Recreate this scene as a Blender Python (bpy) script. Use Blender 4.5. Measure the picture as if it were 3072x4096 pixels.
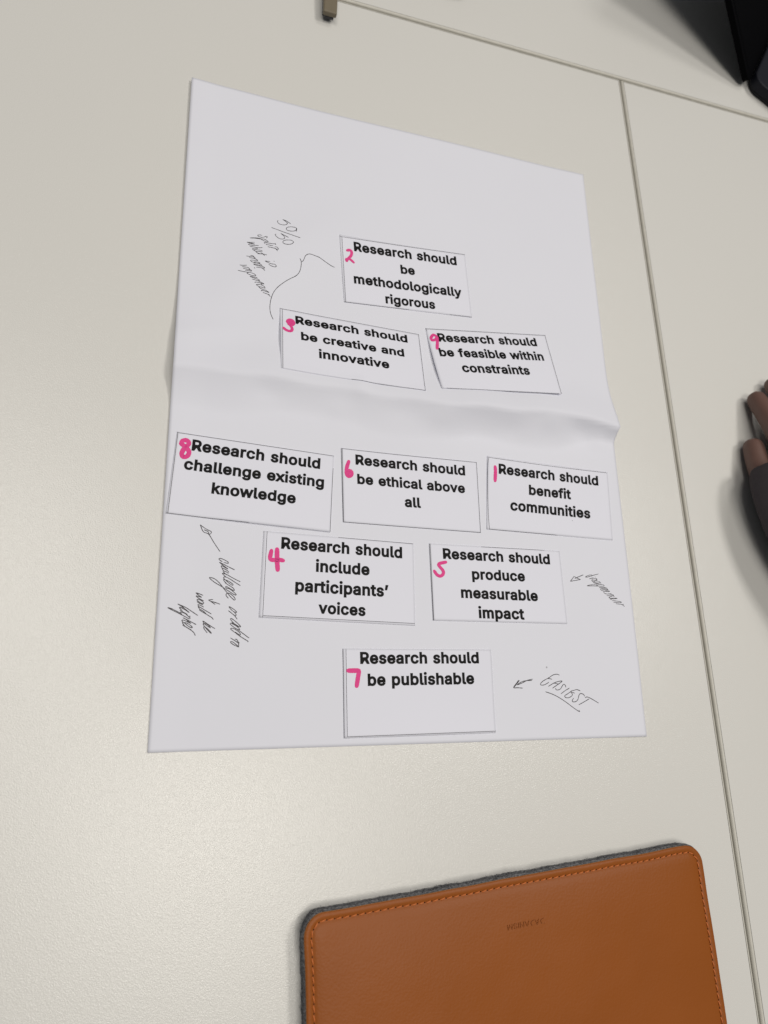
import bpy, bmesh, math, random, json
import numpy as np
from mathutils import Vector, Matrix, noise

for o in list(bpy.data.objects):
    bpy.data.objects.remove(o, do_unlink=True)
SC = bpy.context.scene
COL = SC.collection
random.seed(7)

# ------------------------------------------------------------------ camera
# world frame: lower left corner of the A3 sheet at the origin, x along its lower edge,
# y up its left edge, z up from the table tops (z = 0), metres
FPX, IW, IH = 2902.7, 3072.0, 4096.0
RW = np.array([[0.94934766, -0.02002119, 0.31358918],
               [0.06747026, -0.96170373, -0.26565711],
               [0.30689866, 0.2733589, -0.91164035]])
CW = np.array([-0.00715454, 0.01423385, 0.39949442])
cd = bpy.data.cameras.new('camera')
cam = bpy.data.objects.new('camera', cd)
COL.objects.link(cam)
SC.camera = cam
cd.sensor_fit = 'VERTICAL'
cd.sensor_height = 36.0
cd.lens = 36.0 * FPX / IH
cd.clip_start, cd.clip_end = 0.01, 50
m = Matrix(((RW[0][0], -RW[1][0], -RW[2][0], CW[0]),
            (RW[0][1], -RW[1][1], -RW[2][1], CW[1]),
            (RW[0][2], -RW[1][2], -RW[2][2], CW[2]),
            (0, 0, 0, 1)))
cam.matrix_world = m
cd.dof.use_dof = True
cd.dof.focus_distance = 0.43
cd.dof.aperture_fstop = 9.0

# ------------------------------------------------------------------ light
w = bpy.data.worlds.new('World')
SC.world = w
w.use_nodes = True
w.node_tree.nodes['Background'].inputs[0].default_value = (0.93, 0.96, 1.0, 1)
w.node_tree.nodes['Background'].inputs[1].default_value = 0.11


def panel(name, loc, target, sx, sy, watts, col):
    ld = bpy.data.lights.new(name, 'AREA')
    ld.shape = 'RECTANGLE'
    ld.size, ld.size_y = sx, sy
    ld.energy = watts
    ld.color = col
    o = bpy.data.objects.new(name, ld)
    COL.objects.link(o)
    o.location = loc
    o.rotation_euler = (Vector(target) - Vector(loc)).to_track_quat('-Z', 'Y').to_euler()


panel('ceiling_light', (1.40, 0.55, 2.5), (0.6, 0.2, 0), 0.45, 0.45, 20.5, (1.0, 0.965, 0.905))
panel('ceiling_light', (1.10, 1.50, 2.4), (0.4, 0.4, 0), 0.7, 0.5, 11, (1.0, 0.965, 0.905))
panel('ceiling_light', (0.22, -0.31, 2.1), (0.22, -0.31, 0), 0.80, 0.55, 14.0, (1.0, 0.955, 0.875))
panel('ceiling_light', (-0.45, 0.45, 2.1), (-0.45, 0.45, 0), 0.6, 0.8, 10.5, (1.0, 0.96, 0.89))
SC.view_settings.view_transform = 'Standard'
SC.view_settings.look = 'None'
SC.view_settings.exposure = 0.02
SC.view_settings.gamma = 1.0
SC.view_settings.use_curve_mapping = False
SC.render.engine = 'CYCLES'


# ------------------------------------------------------------------ helpers
def bp(x, y, h=0.0):
    """point of the photograph (3072 x 4096) back onto the horizontal plane z = h"""
    d = RW.T @ np.array([(x - IW / 2) / FPX, (y - IH / 2) / FPX, 1.0])
    return CW + (h - CW[2]) / d[2] * d


def pj(X):
    Y = RW @ (np.asarray(X) - CW)
    return np.array([IW / 2 + FPX * Y[0] / Y[2], IH / 2 + FPX * Y[1] / Y[2]])


def zm(z, q):
    return z[0] + q[0] * z[2], z[1] + q[1] * z[2]


def nt(name):
    mt = bpy.data.materials.new(name)
    mt.use_nodes = True
    t = mt.node_tree
    b = t.nodes['Principled BSDF']
    return mt, t, b


def N(t, kind, **kw):
    n = t.nodes.new(kind)
    for k, v in kw.items():
        if k in n.inputs.keys():
            n.inputs[k].default_value = v
        else:
            setattr(n, k, v)
    return n


def plain(name, col, rough=0.6, spec=0.5):
    mt, t, b = nt(name)
    tc = N(t, 'ShaderNodeTexCoord')
    no = N(t, 'ShaderNodeTexNoise', Scale=180.0, Detail=4.0)
    t.links.new(tc.outputs['Object'], no.inputs['Vector'])
    mx = N(t, 'ShaderNodeMix', data_type='RGBA')
    mx.inputs['A'].default_value = (*[c * 0.9 for c in col], 1)
    mx.inputs['B'].default_value = (*[min(1, c * 1.1) for c in col], 1)
    t.links.new(no.outputs['Fac'], mx.inputs['Factor'])
    t.links.new(mx.outputs['Result'], b.inputs['Base Color'])
    b.inputs['Roughness'].default_value = rough
    b.inputs['Specular IOR Level'].default_value = spec
    return mt


def specks(t, base_socket, scale, thr, col, strength=0.7):
    """sparse little dust specks and fibres, a colour of their own"""
    tc = N(t, 'ShaderNodeTexCoord')
    vo = N(t, 'ShaderNodeTexVoronoi', Scale=scale)
    t.links.new(tc.outputs['Object'], vo.inputs['Vector'])
    lt = N(t, 'ShaderNodeMath', operation='LESS_THAN')
    lt.inputs[1].default_value = thr
    t.links.new(vo.outputs['Distance'], lt.inputs[0])
    sep = N(t, 'ShaderNodeSeparateColor')
    t.links.new(vo.outputs['Color'], sep.inputs[0])
    gt = N(t, 'ShaderNodeMath', operation='GREATER_THAN')
    gt.inputs[1].default_value = 0.72
    t.links.new(sep.outputs[0], gt.inputs[0])
    mu = N(t, 'ShaderNodeMath', operation='MULTIPLY')
    t.links.new(lt.outputs[0], mu.inputs[0])
    t.links.new(gt.outputs[0], mu.inputs[1])
    mu2 = N(t, 'ShaderNodeMath', operation='MULTIPLY')
    t.links.new(mu.outputs[0], mu2.inputs[0])
    mu2.inputs[1].default_value = strength
    mx = N(t, 'ShaderNodeMix', data_type='RGBA')
    t.links.new(mu2.outputs[0], mx.inputs['Factor'])
    t.links.new(base_socket, mx.inputs['A'])
    mx.inputs['B'].default_value = (*col, 1)
    return mx.outputs['Result']


def mat_laminate():
    mt, t, b = nt('cream_laminate')
    tc = N(t, 'ShaderNodeTexCoord')
    n1 = N(t, 'ShaderNodeTexNoise', Scale=6.0, Detail=3.0)
    t.links.new(tc.outputs['Object'], n1.inputs['Vector'])
    mx = N(t, 'ShaderNodeMix', data_type='RGBA')
    mx.inputs['A'].default_value = (0.658, 0.647, 0.620, 1)
    mx.inputs['B'].default_value = (0.675, 0.661, 0.632, 1)
    t.links.new(n1.outputs['Fac'], mx.inputs['Factor'])
    s = specks(t, mx.outputs['Result'], 21.0, 0.016, (0.16, 0.14, 0.12), 0.8)
    t.links.new(s, b.inputs['Base Color'])
    # pebbled grain of the laminate, about 1 mm
    v = N(t, 'ShaderNodeTexNoise', Scale=2300.0, Detail=1.5, Roughness=0.6)
    t.links.new(tc.outputs['Object'], v.inputs['Vector'])
    v2 = N(t, 'ShaderNodeTexVoronoi', Scale=1700.0, feature='SMOOTH_F1')
    t.links.new(tc.outputs['Object'], v2.inputs['Vector'])
    ad = N(t, 'ShaderNodeMath', operation='ADD')
    t.links.new(v.outputs['Fac'], ad.inputs[0])
    t.links.new(v2.outputs['Distance'], ad.inputs[1])
    bu = N(t, 'ShaderNodeBump', Strength=0.62, Distance=0.00010)
    t.links.new(ad.outputs[0], bu.inputs['Height'])
    t.links.new(bu.outputs['Normal'], b.inputs['Normal'])
    nr = N(t, 'ShaderNodeTexNoise', Scale=4.0, Detail=6.0, Roughness=0.65)
    t.links.new(tc.outputs['Object'], nr.inputs['Vector'])
    mr = N(t, 'ShaderNodeMapRange')
    mr.inputs['From Min'].default_value = 0.3
    mr.inputs['From Max'].default_value = 0.7
    mr.inputs['To Min'].default_value = 0.225
    mr.inputs['To Max'].default_value = 0.265
    t.links.new(nr.outputs['Fac'], mr.inputs['Value'])
    t.links.new(mr.outputs['Result'], b.inputs['Roughness'])
    b.inputs['Specular IOR Level'].default_value = 0.55
    return mt


def mat_paper(name, col, sp=True):
    mt, t, b = nt(name)
    tc = N(t, 'ShaderNodeTexCoord')
    n1 = N(t, 'ShaderNodeTexNoise', Scale=9.0, Detail=5.0)
    t.links.new(tc.outputs['Object'], n1.inputs['Vector'])
    mx = N(t, 'ShaderNodeMix', data_type='RGBA')
    mx.inputs['A'].default_value = (*[c * 0.975 for c in col], 1)
    mx.inputs['B'].default_value = (*[c * 1.02 for c in col], 1)
    t.links.new(n1.outputs['Fac'], mx.inputs['Factor'])
    s = mx.outputs['Result']
    if sp:
        s = specks(t, s, 25.0, 0.014, (0.25, 0.24, 0.26), 0.7)
    t.links.new(s, b.inputs['Base Color'])
    n2 = N(t, 'ShaderNodeTexNoise', Scale=1400.0, Detail=3.0)
    t.links.new(tc.outputs['Object'], n2.inputs['Vector'])
    bu = N(t, 'ShaderNodeBump', Strength=0.12, Distance=0.0001)
    t.links.new(n2.outputs['Fac'], bu.inputs['Height'])
    t.links.new(bu.outputs['Normal'], b.inputs['Normal'])
    b.inputs['Roughness'].default_value = 0.75
    b.inputs['Specular IOR Level'].default_value = 0.25
    return mt


def mat_marker():
    mt, t, b = nt('pink_marker_ink')
    tc = N(t, 'ShaderNodeTexCoord')
    n1 = N(t, 'ShaderNodeTexNoise', Scale=260.0, Detail=5.0, Roughness=0.7)
    t.links.new(tc.outputs['Object'], n1.inputs['Vector'])
    mx = N(t, 'ShaderNodeMix', data_type='RGBA')
    mx.inputs['A'].default_value = (0.80, 0.082, 0.31, 1)
    mx.inputs['B'].default_value = (0.64, 0.038, 0.205, 1)
    t.links.new(n1.outputs['Fac'], mx.inputs['Factor'])
    t.links.new(mx.outputs['Result'], b.inputs['Base Color'])
    b.inputs['Roughness'].default_value = 0.6
    b.inputs['Specular IOR Level'].default_value = 0.2
    return mt


def mat_leather(name, ca, cb):
    mt, t, b = nt(name)
    tc = N(t, 'ShaderNodeTexCoord')
    n1 = N(t, 'ShaderNodeTexNoise', Scale=22.0, Detail=5.0)
    t.links.new(tc.outputs['Object'], n1.inputs['Vector'])
    mx = N(t, 'ShaderNodeMix', data_type='RGBA')
    mx.inputs['A'].default_value = (*ca, 1)
    mx.inputs['B'].default_value = (*cb, 1)
    t.links.new(n1.outputs['Fac'], mx.inputs['Factor'])
    t.links.new(mx.outputs['Result'], b.inputs['Base Color'])
    v = N(t, 'ShaderNodeTexVoronoi', Scale=900.0, feature='SMOOTH_F1')
    t.links.new(tc.outputs['Object'], v.inputs['Vector'])
    n2 = N(t, 'ShaderNodeTexNoise', Scale=260.0, Detail=4.0)
    t.links.new(tc.outputs['Object'], n2.inputs['Vector'])
    ad = N(t, 'ShaderNodeMath', operation='ADD')
    t.links.new(v.outputs['Distance'], ad.inputs[0])
    t.links.new(n2.outputs['Fac'], ad.inputs[1])
    bu = N(t, 'ShaderNodeBump', Strength=0.34, Distance=0.0002)
    t.links.new(ad.outputs[0], bu.inputs['Height'])
    t.links.new(bu.outputs['Normal'], b.inputs['Normal'])
    b.inputs['Roughness'].default_value = 0.43
    b.inputs['Specular IOR Level'].default_value = 0.20
    return mt


def mat_felt():
    mt, t, b = nt('grey_felt')
    tc = N(t, 'ShaderNodeTexCoord')
    n1 = N(t, 'ShaderNodeTexNoise', Scale=900.0, Detail=5.0, Roughness=0.7)
    t.links.new(tc.outputs['Object'], n1.inputs['Vector'])
    cr = N(t, 'ShaderNodeValToRGB')
    cr.color_ramp.elements[0].position = 0.35
    cr.color_ramp.elements[0].color = (0.045, 0.046, 0.05, 1)
    cr.color_ramp.elements[1].position = 0.68
    cr.color_ramp.elements[1].color = (0.29, 0.29, 0.305, 1)
    t.links.new(n1.outputs['Fac'], cr.inputs['Fac'])
    t.links.new(cr.outputs['Color'], b.inputs['Base Color'])
    bu = N(t, 'ShaderNodeBump', Strength=0.9, Distance=0.0012)
    t.links.new(n1.outputs['Fac'], bu.inputs['Height'])
    t.links.new(bu.outputs['Normal'], b.inputs['Normal'])
    b.inputs['Roughness'].default_value = 1.0
    b.inputs['Specular IOR Level'].default_value = 0.05
    return mt


M = {
    'laminate': mat_laminate(),
    'band': plain('edge_band_plastic', (0.55, 0.53, 0.475), 0.42, 0.4),
    'seam': plain('seam_glue_line', (0.09, 0.083, 0.07), 0.8, 0.1),
    'paper': mat_paper('sheet_paper', (0.722, 0.726, 0.795)),
    'card': mat_paper('card_paper', (0.740, 0.742, 0.822), False),
    'ink': plain('black_print', (0.007, 0.0065, 0.007), 0.6, 0.12),
    'rule': plain('thin_printed_rule', (0.06, 0.058, 0.065), 0.6, 0.12),
    'pen': plain('ballpoint_ink', (0.024, 0.019, 0.024), 0.5, 0.4),
    'marker': mat_marker(),
    'leather': mat_leather('tan_leather', (0.250, 0.070, 0.0105), (0.290, 0.083, 0.0140)),
    'edge': plain('raw_leather_edge', (0.42, 0.20, 0.08), 0.7, 0.2),
    'thread': plain('orange_thread', (0.52, 0.145, 0.033), 0.6, 0.35),
    'felt': mat_felt(),
    'black': plain('black_glass', (0.0015, 0.0015, 0.002), 0.7, 0.03),
    'navy': plain('navy_metal', (0.0065, 0.007, 0.012), 0.55, 0.2),
    'key': plain('black_keycap', (0.006, 0.006, 0.009), 0.5, 0.3),
    'rubber': plain('black_rubber', (0.008, 0.008, 0.012), 0.6, 0.3),
    'olive': plain('olive_brown_plastic', (0.165, 0.135, 0.090), 0.42, 0.45),
    'dark': plain('dark_grey_plastic', (0.03, 0.03, 0.036), 0.5, 0.4),
    'skin': plain('hand_skin', (0.13, 0.072, 0.058), 0.5, 0.35),
    'nail': plain('finger_nail', (0.22, 0.125, 0.10), 0.35, 0.5),
    'cloth': plain('charcoal_cloth', (0.060, 0.053, 0.058), 0.95, 0.05),
}


def tag(o, label=None, cat=None, group=None, kind=None):
    for k, v in (('label', label), ('category', cat), ('group', group), ('kind', kind)):
        if v:
            o[k] = v
    return o


def obj(name, verts, faces, mt, parent=None, loc=None, smooth=False):
    """one mesh object; verts in world coordinates, origin at loc (or its parent's place)"""
    me = bpy.data.meshes.new(name)
    base = np.zeros(3)
    if loc is not None:
        base = np.array(loc, float)
    elif parent is not None:
        base = np.array(parent['_o'], float) if '_o' in parent.keys() else np.zeros(3)
        p = parent.parent
    me.from_pydata([tuple(np.asarray(v, float) - base) for v in verts], [], [tuple(f) for f in faces])
    me.validate()
    me.update()
    if mt:
        me.materials.append(mt)
    if smooth:
        for p_ in me.polygons:
            p_.use_smooth = True
    o = bpy.data.objects.new(name, me)
    COL.objects.link(o)
    if parent is not None:
        o.parent = parent
        o.location = (0, 0, 0)
        if '_o' in parent.keys():
            o['_o'] = list(base)
    else:
        o.location = tuple(base)
        o['_o'] = list(base)
    return o


def empty(name, loc, label, cat, group=None):
    o = bpy.data.objects.new(name, None)
    o.empty_display_size = 0.02
    COL.objects.link(o)
    o.location = loc
    o['_o'] = list(map(float, loc))
    return tag(o, label, cat, group)


def bevel(o, width, seg=3, angle=40):
    md = o.modifiers.new('bevel', 'BEVEL')
    md.width = width
    md.segments = seg
    md.limit_method = 'ANGLE'
    md.angle_limit = math.radians(angle)
    return o


def catmull(pts, step=1.0):
    """smooth a traced polyline"""
    P = [np.array(p, float) for p in pts]
    if len(P) < 3:
        L = np.linalg.norm(P[1] - P[0])
        n = max(2, int(L / step))
        return [P[0] + (P[1] - P[0]) * i / n for i in range(n + 1)]
    out = []
    for i in range(len(P) - 1):
        p0 = P[i - 1] if i else P[0] * 2 - P[1]
        p1, p2 = P[i], P[i + 1]
        p3 = P[i + 2] if i + 2 < len(P) else p2 * 2 - p1
        n = max(2, min(14, int(np.linalg.norm(p2 - p1) / step)))
        for k in range(n):
            s = k / n
            out.append(0.5 * (2 * p1 + (p2 - p0) * s + (2 * p0 - 5 * p1 + 4 * p2 - p3) * s * s
                              + (3 * p1 - p0 - 3 * p2 + p3) * s ** 3))
    out.append(P[-1])
    return out


def ribbon2d(pts, width, taper=0.35, jit=0.0):
    """flat ribbon with round ends along 2-D points: returns (verts2d, faces)"""
    P = [np.asarray(p, float) for p in pts]
    V, F = [], []
    n = len(P)
    for i, p in enumerate(P):
        d = P[min(i + 1, n - 1)] - P[max(i - 1, 0)]
        l = np.linalg.norm(d)
        d = d / l if l > 1e-12 else np.array([1.0, 0])
        nn = np.array([-d[1], d[0]])
        wd = width * 0.5 * (1 + jit * random.uniform(-1, 1))
        e = min(i, n - 1 - i)
        if e == 0:
            wd *= (1 - taper)
        V += [p + nn * wd, p - nn * wd]
    for i in range(n - 1):
        F.append((2 * i, 2 * i + 1, 2 * i + 3, 2 * i + 2))
    # round caps
    for c, sgn in ((0, -1), (n - 1, 1)):
        d = (P[1] - P[0]) if c == 0 else (P[-1] - P[-2])
        d = d / (np.linalg.norm(d) + 1e-12) * sgn
        a, b = V[2 * c], V[2 * c + 1]
        mid, r = (a + b) / 2, np.linalg.norm(a - b) / 2
        ids = [2 * c]
        for k in (1, 2, 3):
            th = math.pi * k / 4
            V.append(mid + (a - mid) * math.cos(th) + d * r * math.sin(th))
            ids.append(len(V) - 1)
        ids.append(2 * c + 1)
        F.append(tuple(ids))
    return V, F


# ------------------------------------------------------------------ tables
TROT = -0.0124


def table(name, x0, x1, y0, y1, label):
    """laminate top (seam line and rounded plastic edge band all round), in the tables' own frame"""
    root = empty('table', (0, 0, 0), label, 'table')
    root.rotation_euler = (0, 0, 0)
    c, s = math.cos(TROT), math.sin(TROT)
    ox, oy = 0.353, 0.0044

    def W(x, y, z):
        # frame axis along the joint between the two lower tables
        return (ox + (x * c + y * -s * -1) if False else ox + x * c + y * s, oy - x * s + y * c, z)
    b = 0.0022           # width of the band
    g = 0.00034          # width of the seam line
    zt = 0.0
    V = [W(x0 + b, y0 + b, zt), W(x1 - b, y0 + b, zt), W(x1 - b, y1 - b, zt), W(x0 + b, y1 - b, zt)]
    V += [W(x0 + b, y0 + b, -0.022), W(x1 - b, y0 + b, -0.022), W(x1 - b, y1 - b, -0.022), W(x0 + b, y1 - b, -0.022)]
    obj('tabletop', V, [(0, 1, 2, 3), (7, 6, 5, 4), (0, 4, 5, 1), (1, 5, 6, 2), (2, 6, 7, 3), (3, 7, 4, 0)], M['laminate'], root)
    # edge band: profile from the seam outwards and down
    prof = [(b - 0.00002, -0.0003)]
    prof += [(b - g, -0.0003), (b - g, 0.00002)]
    R_ = 0.0018
    for k in range(7):
        a = math.pi / 2 * k / 6
        prof.append((R_ - R_ * math.sin(a), 0.00002 - R_ + R_ * math.cos(a)))
    prof += [(0.0, -0.0225), (b - 0.0001, -0.0225)]
    V, F = [], []
    for (i, z) in prof:
        V += [W(x0 + i, y0 + i, z), W(x1 - i, y0 + i, z), W(x1 - i, y1 - i, z), W(x0 + i, y1 - i, z)]
    for k in range(len(prof) - 1):
        for q in range(4):
            r = (q + 1) % 4
            F.append((4 * k + q, 4 * (k + 1) + q, 4 * (k + 1) + r, 4 * k + r))
    e = obj('edge_band', V, F, M['band'], root)
    e.data.materials.append(M['seam'])
    for p in e.data.polygons:
        if p.index < 4:
            p.material_index = 1
    return root


GAP = 0.0011
table('table', -1.30, -GAP / 2, -0.285, 0.5265 - GAP, 'white laminate table under the big paper sheet and the tan sleeve')
table('table', GAP / 2, 1.20, -0.285, 0.5265 - GAP, 'white laminate table on the right of the long joint, under the hand')
table('table', -1.30, 1.20, 0.5265, 1.25, 'white laminate table across the top joint, under the dark laptop')


# ------------------------------------------------------------------ the A3 sheet
PW, PH = 0.297, 0.420


def sstep(a, b, x):
    t = min(1, max(0, (x - a) / (b - a)))
    return t * t * (3 - 2 * t)


def paper_h(x, y):
    u = x / PW
    yc = 0.2085 + 0.0022 * math.sin(u * 7.0 + 0.6) - 0.0065 * sstep(0.86, 1.0, u) + 0.0007 * math.sin(u * 41)
    amp = 0.0072 + 0.0038 * sstep(0.25, 0.7, u) + 0.0006 * math.sin(u * 11) - 0.0012 * sstep(0.9, 1, u)
    d = y - yc
    if d > 0:
        p = 0.72 * math.exp(-(d / 0.024) ** 2) + 0.28 * math.exp(-d / 0.011)
    else:
        wn = 0.021 - 0.009 * sstep(0.80, 0.97, u) + 0.003 * math.sin(u * 17)
        p = max(0.0, 1 + d / wn) ** 1.5
    h = amp * p
    # little pinch under the middle of card 3, and a facet at the right end
    h += 0.0010 * math.exp(-((x - 0.112) / 0.006) ** 2 - ((y - 0.214) / 0.008) ** 2)
    h -= 0.0014 * math.exp(-((x - 0.268) / 0.009) ** 2 - ((y - 0.201) / 0.006) ** 2)
    h -= 0.0008 * math.exp(-((x - 0.140) / 0.016) ** 2 - ((y - 0.200) / 0.007) ** 2)
    # short dents along the fold
    for (ex_, ey_, ea_, er_) in ((0.055, 0.203, -0.0009, 0.010), (0.098, 0.196, 0.0007, 0.008), (0.165, 0.199, 0.0008, 0.011), (0.215, 0.196, -0.0007, 0.009), (0.245, 0.203, 0.0008, 0.008), (0.284, 0.196, 0.0009, 0.007)):
        h += ea_ * math.exp(-((x - ex_) / er_) ** 2 - ((y - ey_) / 0.006) ** 2)
    # soft waves of the sheet
    n = noise.noise(Vector((x * 7 + 3.1, y * 7 + 1.7, 0.3)))
    h += 0.00085 * (n + 0.6) * sstep(0.0, 0.05, y)
    # diagonal swell in the upper left part
    q = (x * 0.75 + (y - 0.27) * -0.66)
    h += 0.0026 * math.exp(-((q - 0.028) / 0.020) ** 2) * sstep(0.20, 0.26, y) * (1 - sstep(0.30, 0.36, y))
    # shallow ripples left of card 3
    h += 0.0012 * math.exp(-((x - 0.02) / 0.035) ** 2) * math.exp(-((y - 0.232 - 0.25 * x) / 0.007) ** 2)
    # the upper left corner and edge stand off the table a little
    h += 0.0017 * sstep(0.25, 0.42, y) * (1 - sstep(0.0, 0.10, x))
    h += 0.0007 * (1 - sstep(0.0, 0.02, x))
    h += 0.0006 * sstep(0.26, 0.297, x)
    return max(0.00025, h + 0.0003)


NX, NY = 150, 210
V, F = [], []
for j in range(NY + 1):
    for i in range(NX + 1):
        x, y = PW * i / NX, PH * j / NY
        V.append((x, y, paper_h(x, y)))
for j in range(NY):
    for i in range(NX):
        a = j * (NX + 1) + i
        F.append((a, a + 1, a + NX + 2, a + NX + 1))
sheet = obj('paper_sheet', V, F, M['paper'], None, (0, 0, 0), True)
tag(sheet, 'large white sheet of paper with a fold across it, under all the printed cards', 'paper')
sd = sheet.modifiers.new('thickness', 'SOLIDIFY')
sd.thickness = 0.00014
sd.offset = -1


def on_sheet(px, py):
    """photo point onto the bent sheet"""
    h = 0.001
    for _ in range(5):
        P = bp(px, py, h)
        h = paper_h(P[0], P[1])
    return P[:2]


def handwriting(name, parts, width=0.00040):
    """pen strokes traced in several enlargements, laid on the bent sheet as one piece of writing"""
    V, F = [], []
    for z, strokes in parts:
        for st in strokes:
            P = [on_sheet(*zm(z, q)) for q in catmull(st, 2.6 / z[2])]
            v, f = ribbon2d(P, width, 0.3, 0.2)
            o = len(V)
            V += [(p[0], p[1], paper_h(p[0], p[1]) + 0.00007 + 0.00001 * random.random()) for p in v]
            F += [tuple(i + o for i in q) for q in f]
    return obj(name, V, F, M['pen'], sheet)


ZA = (950, 850, 450 / 1659)
ZB = (600, 2000, 600 / 1659)
ZC = (2000, 2650, 450 / 1659)
ZD = (2250, 2270, 280 / 1659)
Z1 = (980, 925, 150 / 1659)
Z2 = (945, 1010, 150 / 1659)
Z3 = (830, 2220, 180 / 1659)
Z4 = (880, 2400, 200 / 2212)
Z5 = (660, 2350, 210 / 1659)
Z6 = (2330, 2280, 180 / 1659)
handwriting('handwritten_note', [(ZA, [
    [(600, 118), (590, 128), (605, 160), (650, 180), (705, 182), (735, 165), (730, 148), (700, 125), (668, 105)],
    [(668, 103), (720, 125), (785, 168)],
    [(870, 280), (872, 235), (840, 218), (780, 212), (735, 220), (718, 240), (735, 262), (790, 275), (840, 272), (865, 258), (868, 238)],
    [(503, 222), (600, 258), (700, 295), (925, 373)],
    [(570, 318), (555, 325), (575, 355), (620, 385), (670, 392), (697, 378), (690, 355), (665, 330), (640, 310)],
    [(640, 310), (690, 335), (752, 368)],
    [(830, 437), (800, 412), (740, 405), (690, 412), (668, 435), (690, 460), (750, 470), (800, 462), (830, 437)],
    [(478, 722), (445, 720), (408, 715), (445, 735), (500, 757), (550, 765), (572, 790), (555, 803), (500, 788), (462, 765)], [(536, 718), (545, 723)],
]), (Z1, [
    [(755, 185), (680, 165), (590, 165), (565, 190), (620, 240), (720, 268), (820, 265), (930, 225), (985, 250), (975, 280), (935, 298)],
    [(220, 297), (400, 290), (560, 300), (720, 335)],
    [(220, 297), (450, 310), (700, 345), (830, 345), (950, 400), (1030, 465), (960, 465), (830, 420), (710, 355)],
    [(880, 540), (850, 505), (1000, 518), (1160, 545), (1340, 565)], [(1335, 535), (1350, 570), (1365, 600)],
    [(920, 585), (1050, 605), (1245, 650)],
    [(1010, 685), (1150, 715), (1280, 745)], [(1320, 690), (1400, 695), (1455, 740), (1475, 795), (1400, 795), (1310, 745)],
    [(1280, 740), (1370, 790), (1440, 870)],
    [(415, 492), (250, 492), (90, 485), (200, 515), (330, 540), (430, 572), (330, 565), (190, 560), (155, 580), (220, 615), (350, 630), (500, 625), (600, 640)],
    [(215, 670), (400, 700), (600, 735), (765, 720)], [(520, 725), (550, 770), (430, 765), (330, 770), (350, 810), (380, 830)],
    [(380, 830), (450, 815), (600, 830), (730, 855), (765, 885)], [(380, 830), (420, 860), (500, 890), (620, 895), (755, 925)],
    [(500, 890), (485, 915), (530, 945), (620, 985), (700, 995), (770, 985), (740, 970)],
    [(560, 995), (750, 1005), (900, 1030), (965, 1050)], [(770, 985), (820, 1030), (865, 1080)],
]), (Z2, [
    [(635, 140), (720, 140), (780, 175), (760, 195), (620, 180), (455, 155)], [(720, 190), (800, 215), (840, 255), (760, 260), (575, 225)],
    [(800, 270), (900, 310), (950, 360), (820, 350), (680, 335), (630, 355), (680, 400), (740, 430)],
    [(740, 430), (880, 415), (1000, 440), (1055, 470), (980, 480), (860, 460), (745, 430)],
    [(980, 490), (1090, 530), (1140, 580), (1110, 605), (1000, 600), (850, 555), (760, 510), (850, 515), (1000, 560), (1110, 600)],
    [(880, 645), (1000, 665), (1100, 675), (1200, 690), (1265, 685), (1220, 645), (1140, 610)], [(1120, 680), (1200, 730), (1268, 800)],
    [(800, 655), (825, 705)],
    [(165, 553), (250, 565), (350, 567), (465, 562)],
    [(265, 628), (400, 645), (530, 670), (600, 740), (540, 745), (430, 730), (310, 700)],
    [(540, 750), (640, 775), (685, 820), (590, 815), (470, 790), (400, 790)],
    [(80, 790), (250, 830), (450, 865), (650, 890)],
    [(650, 895), (780, 940), (870, 1020), (800, 1030), (690, 1015), (560, 965), (470, 905), (540, 890)],
    [(930, 1135), (900, 1105), (780, 1085), (605, 1055), (720, 1105), (880, 1160), (1000, 1200), (1035, 1240), (970, 1245), (830, 1210), (700, 1175)],
    [(970, 1255), (1080, 1310), (1200, 1370), (1230, 1395), (1170, 1390), (1060, 1350), (930, 1315), (830, 1310), (840, 1340)], [(1080, 1350), (1135, 1430)],
    [(1040, 1520), (930, 1460), (890, 1415), (1010, 1415), (1150, 1450), (1250, 1520), (1275, 1580), (1180, 1555), (1080, 1520), (1000, 1530)],
    [(1000, 1530), (1080, 1590), (1200, 1640), (1330, 1680)], [(1330, 1690), (1455, 1770), (1350, 1740), (1200, 1690), (1100, 1680), (1130, 1710)],
    [(1180, 1770), (1300, 1810), (1400, 1850), (1460, 1900), (1515, 1960)], [(1400, 1850), (1470, 1865)],
])], 0.00037)
handwriting('pen_bracket', [(ZA, [
    [(920, 680), (935, 705), (940, 760), (930, 830), (905, 890), (860, 935), (780, 975), (700, 1020), (600, 1095),
     (540, 1165), (505, 1240), (483, 1330), (478, 1420), (492, 1500), (525, 1575)],
    [(945, 728), (970, 710), (988, 670), (1005, 635), (1040, 615), (1075, 613), (1140, 635), (1210, 665), (1300, 730), (1380, 785), (1430, 808)]])], 0.00038)
handwriting('pen_arrow', [(ZB, [
    [(556, 275), (590, 350), (650, 380), (710, 475), (775, 572)], [(556, 275), (620, 320), (678, 352), (662, 378), (640, 372)], [(600, 330), (645, 352), (650, 378)]])], 0.0004)
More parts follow.
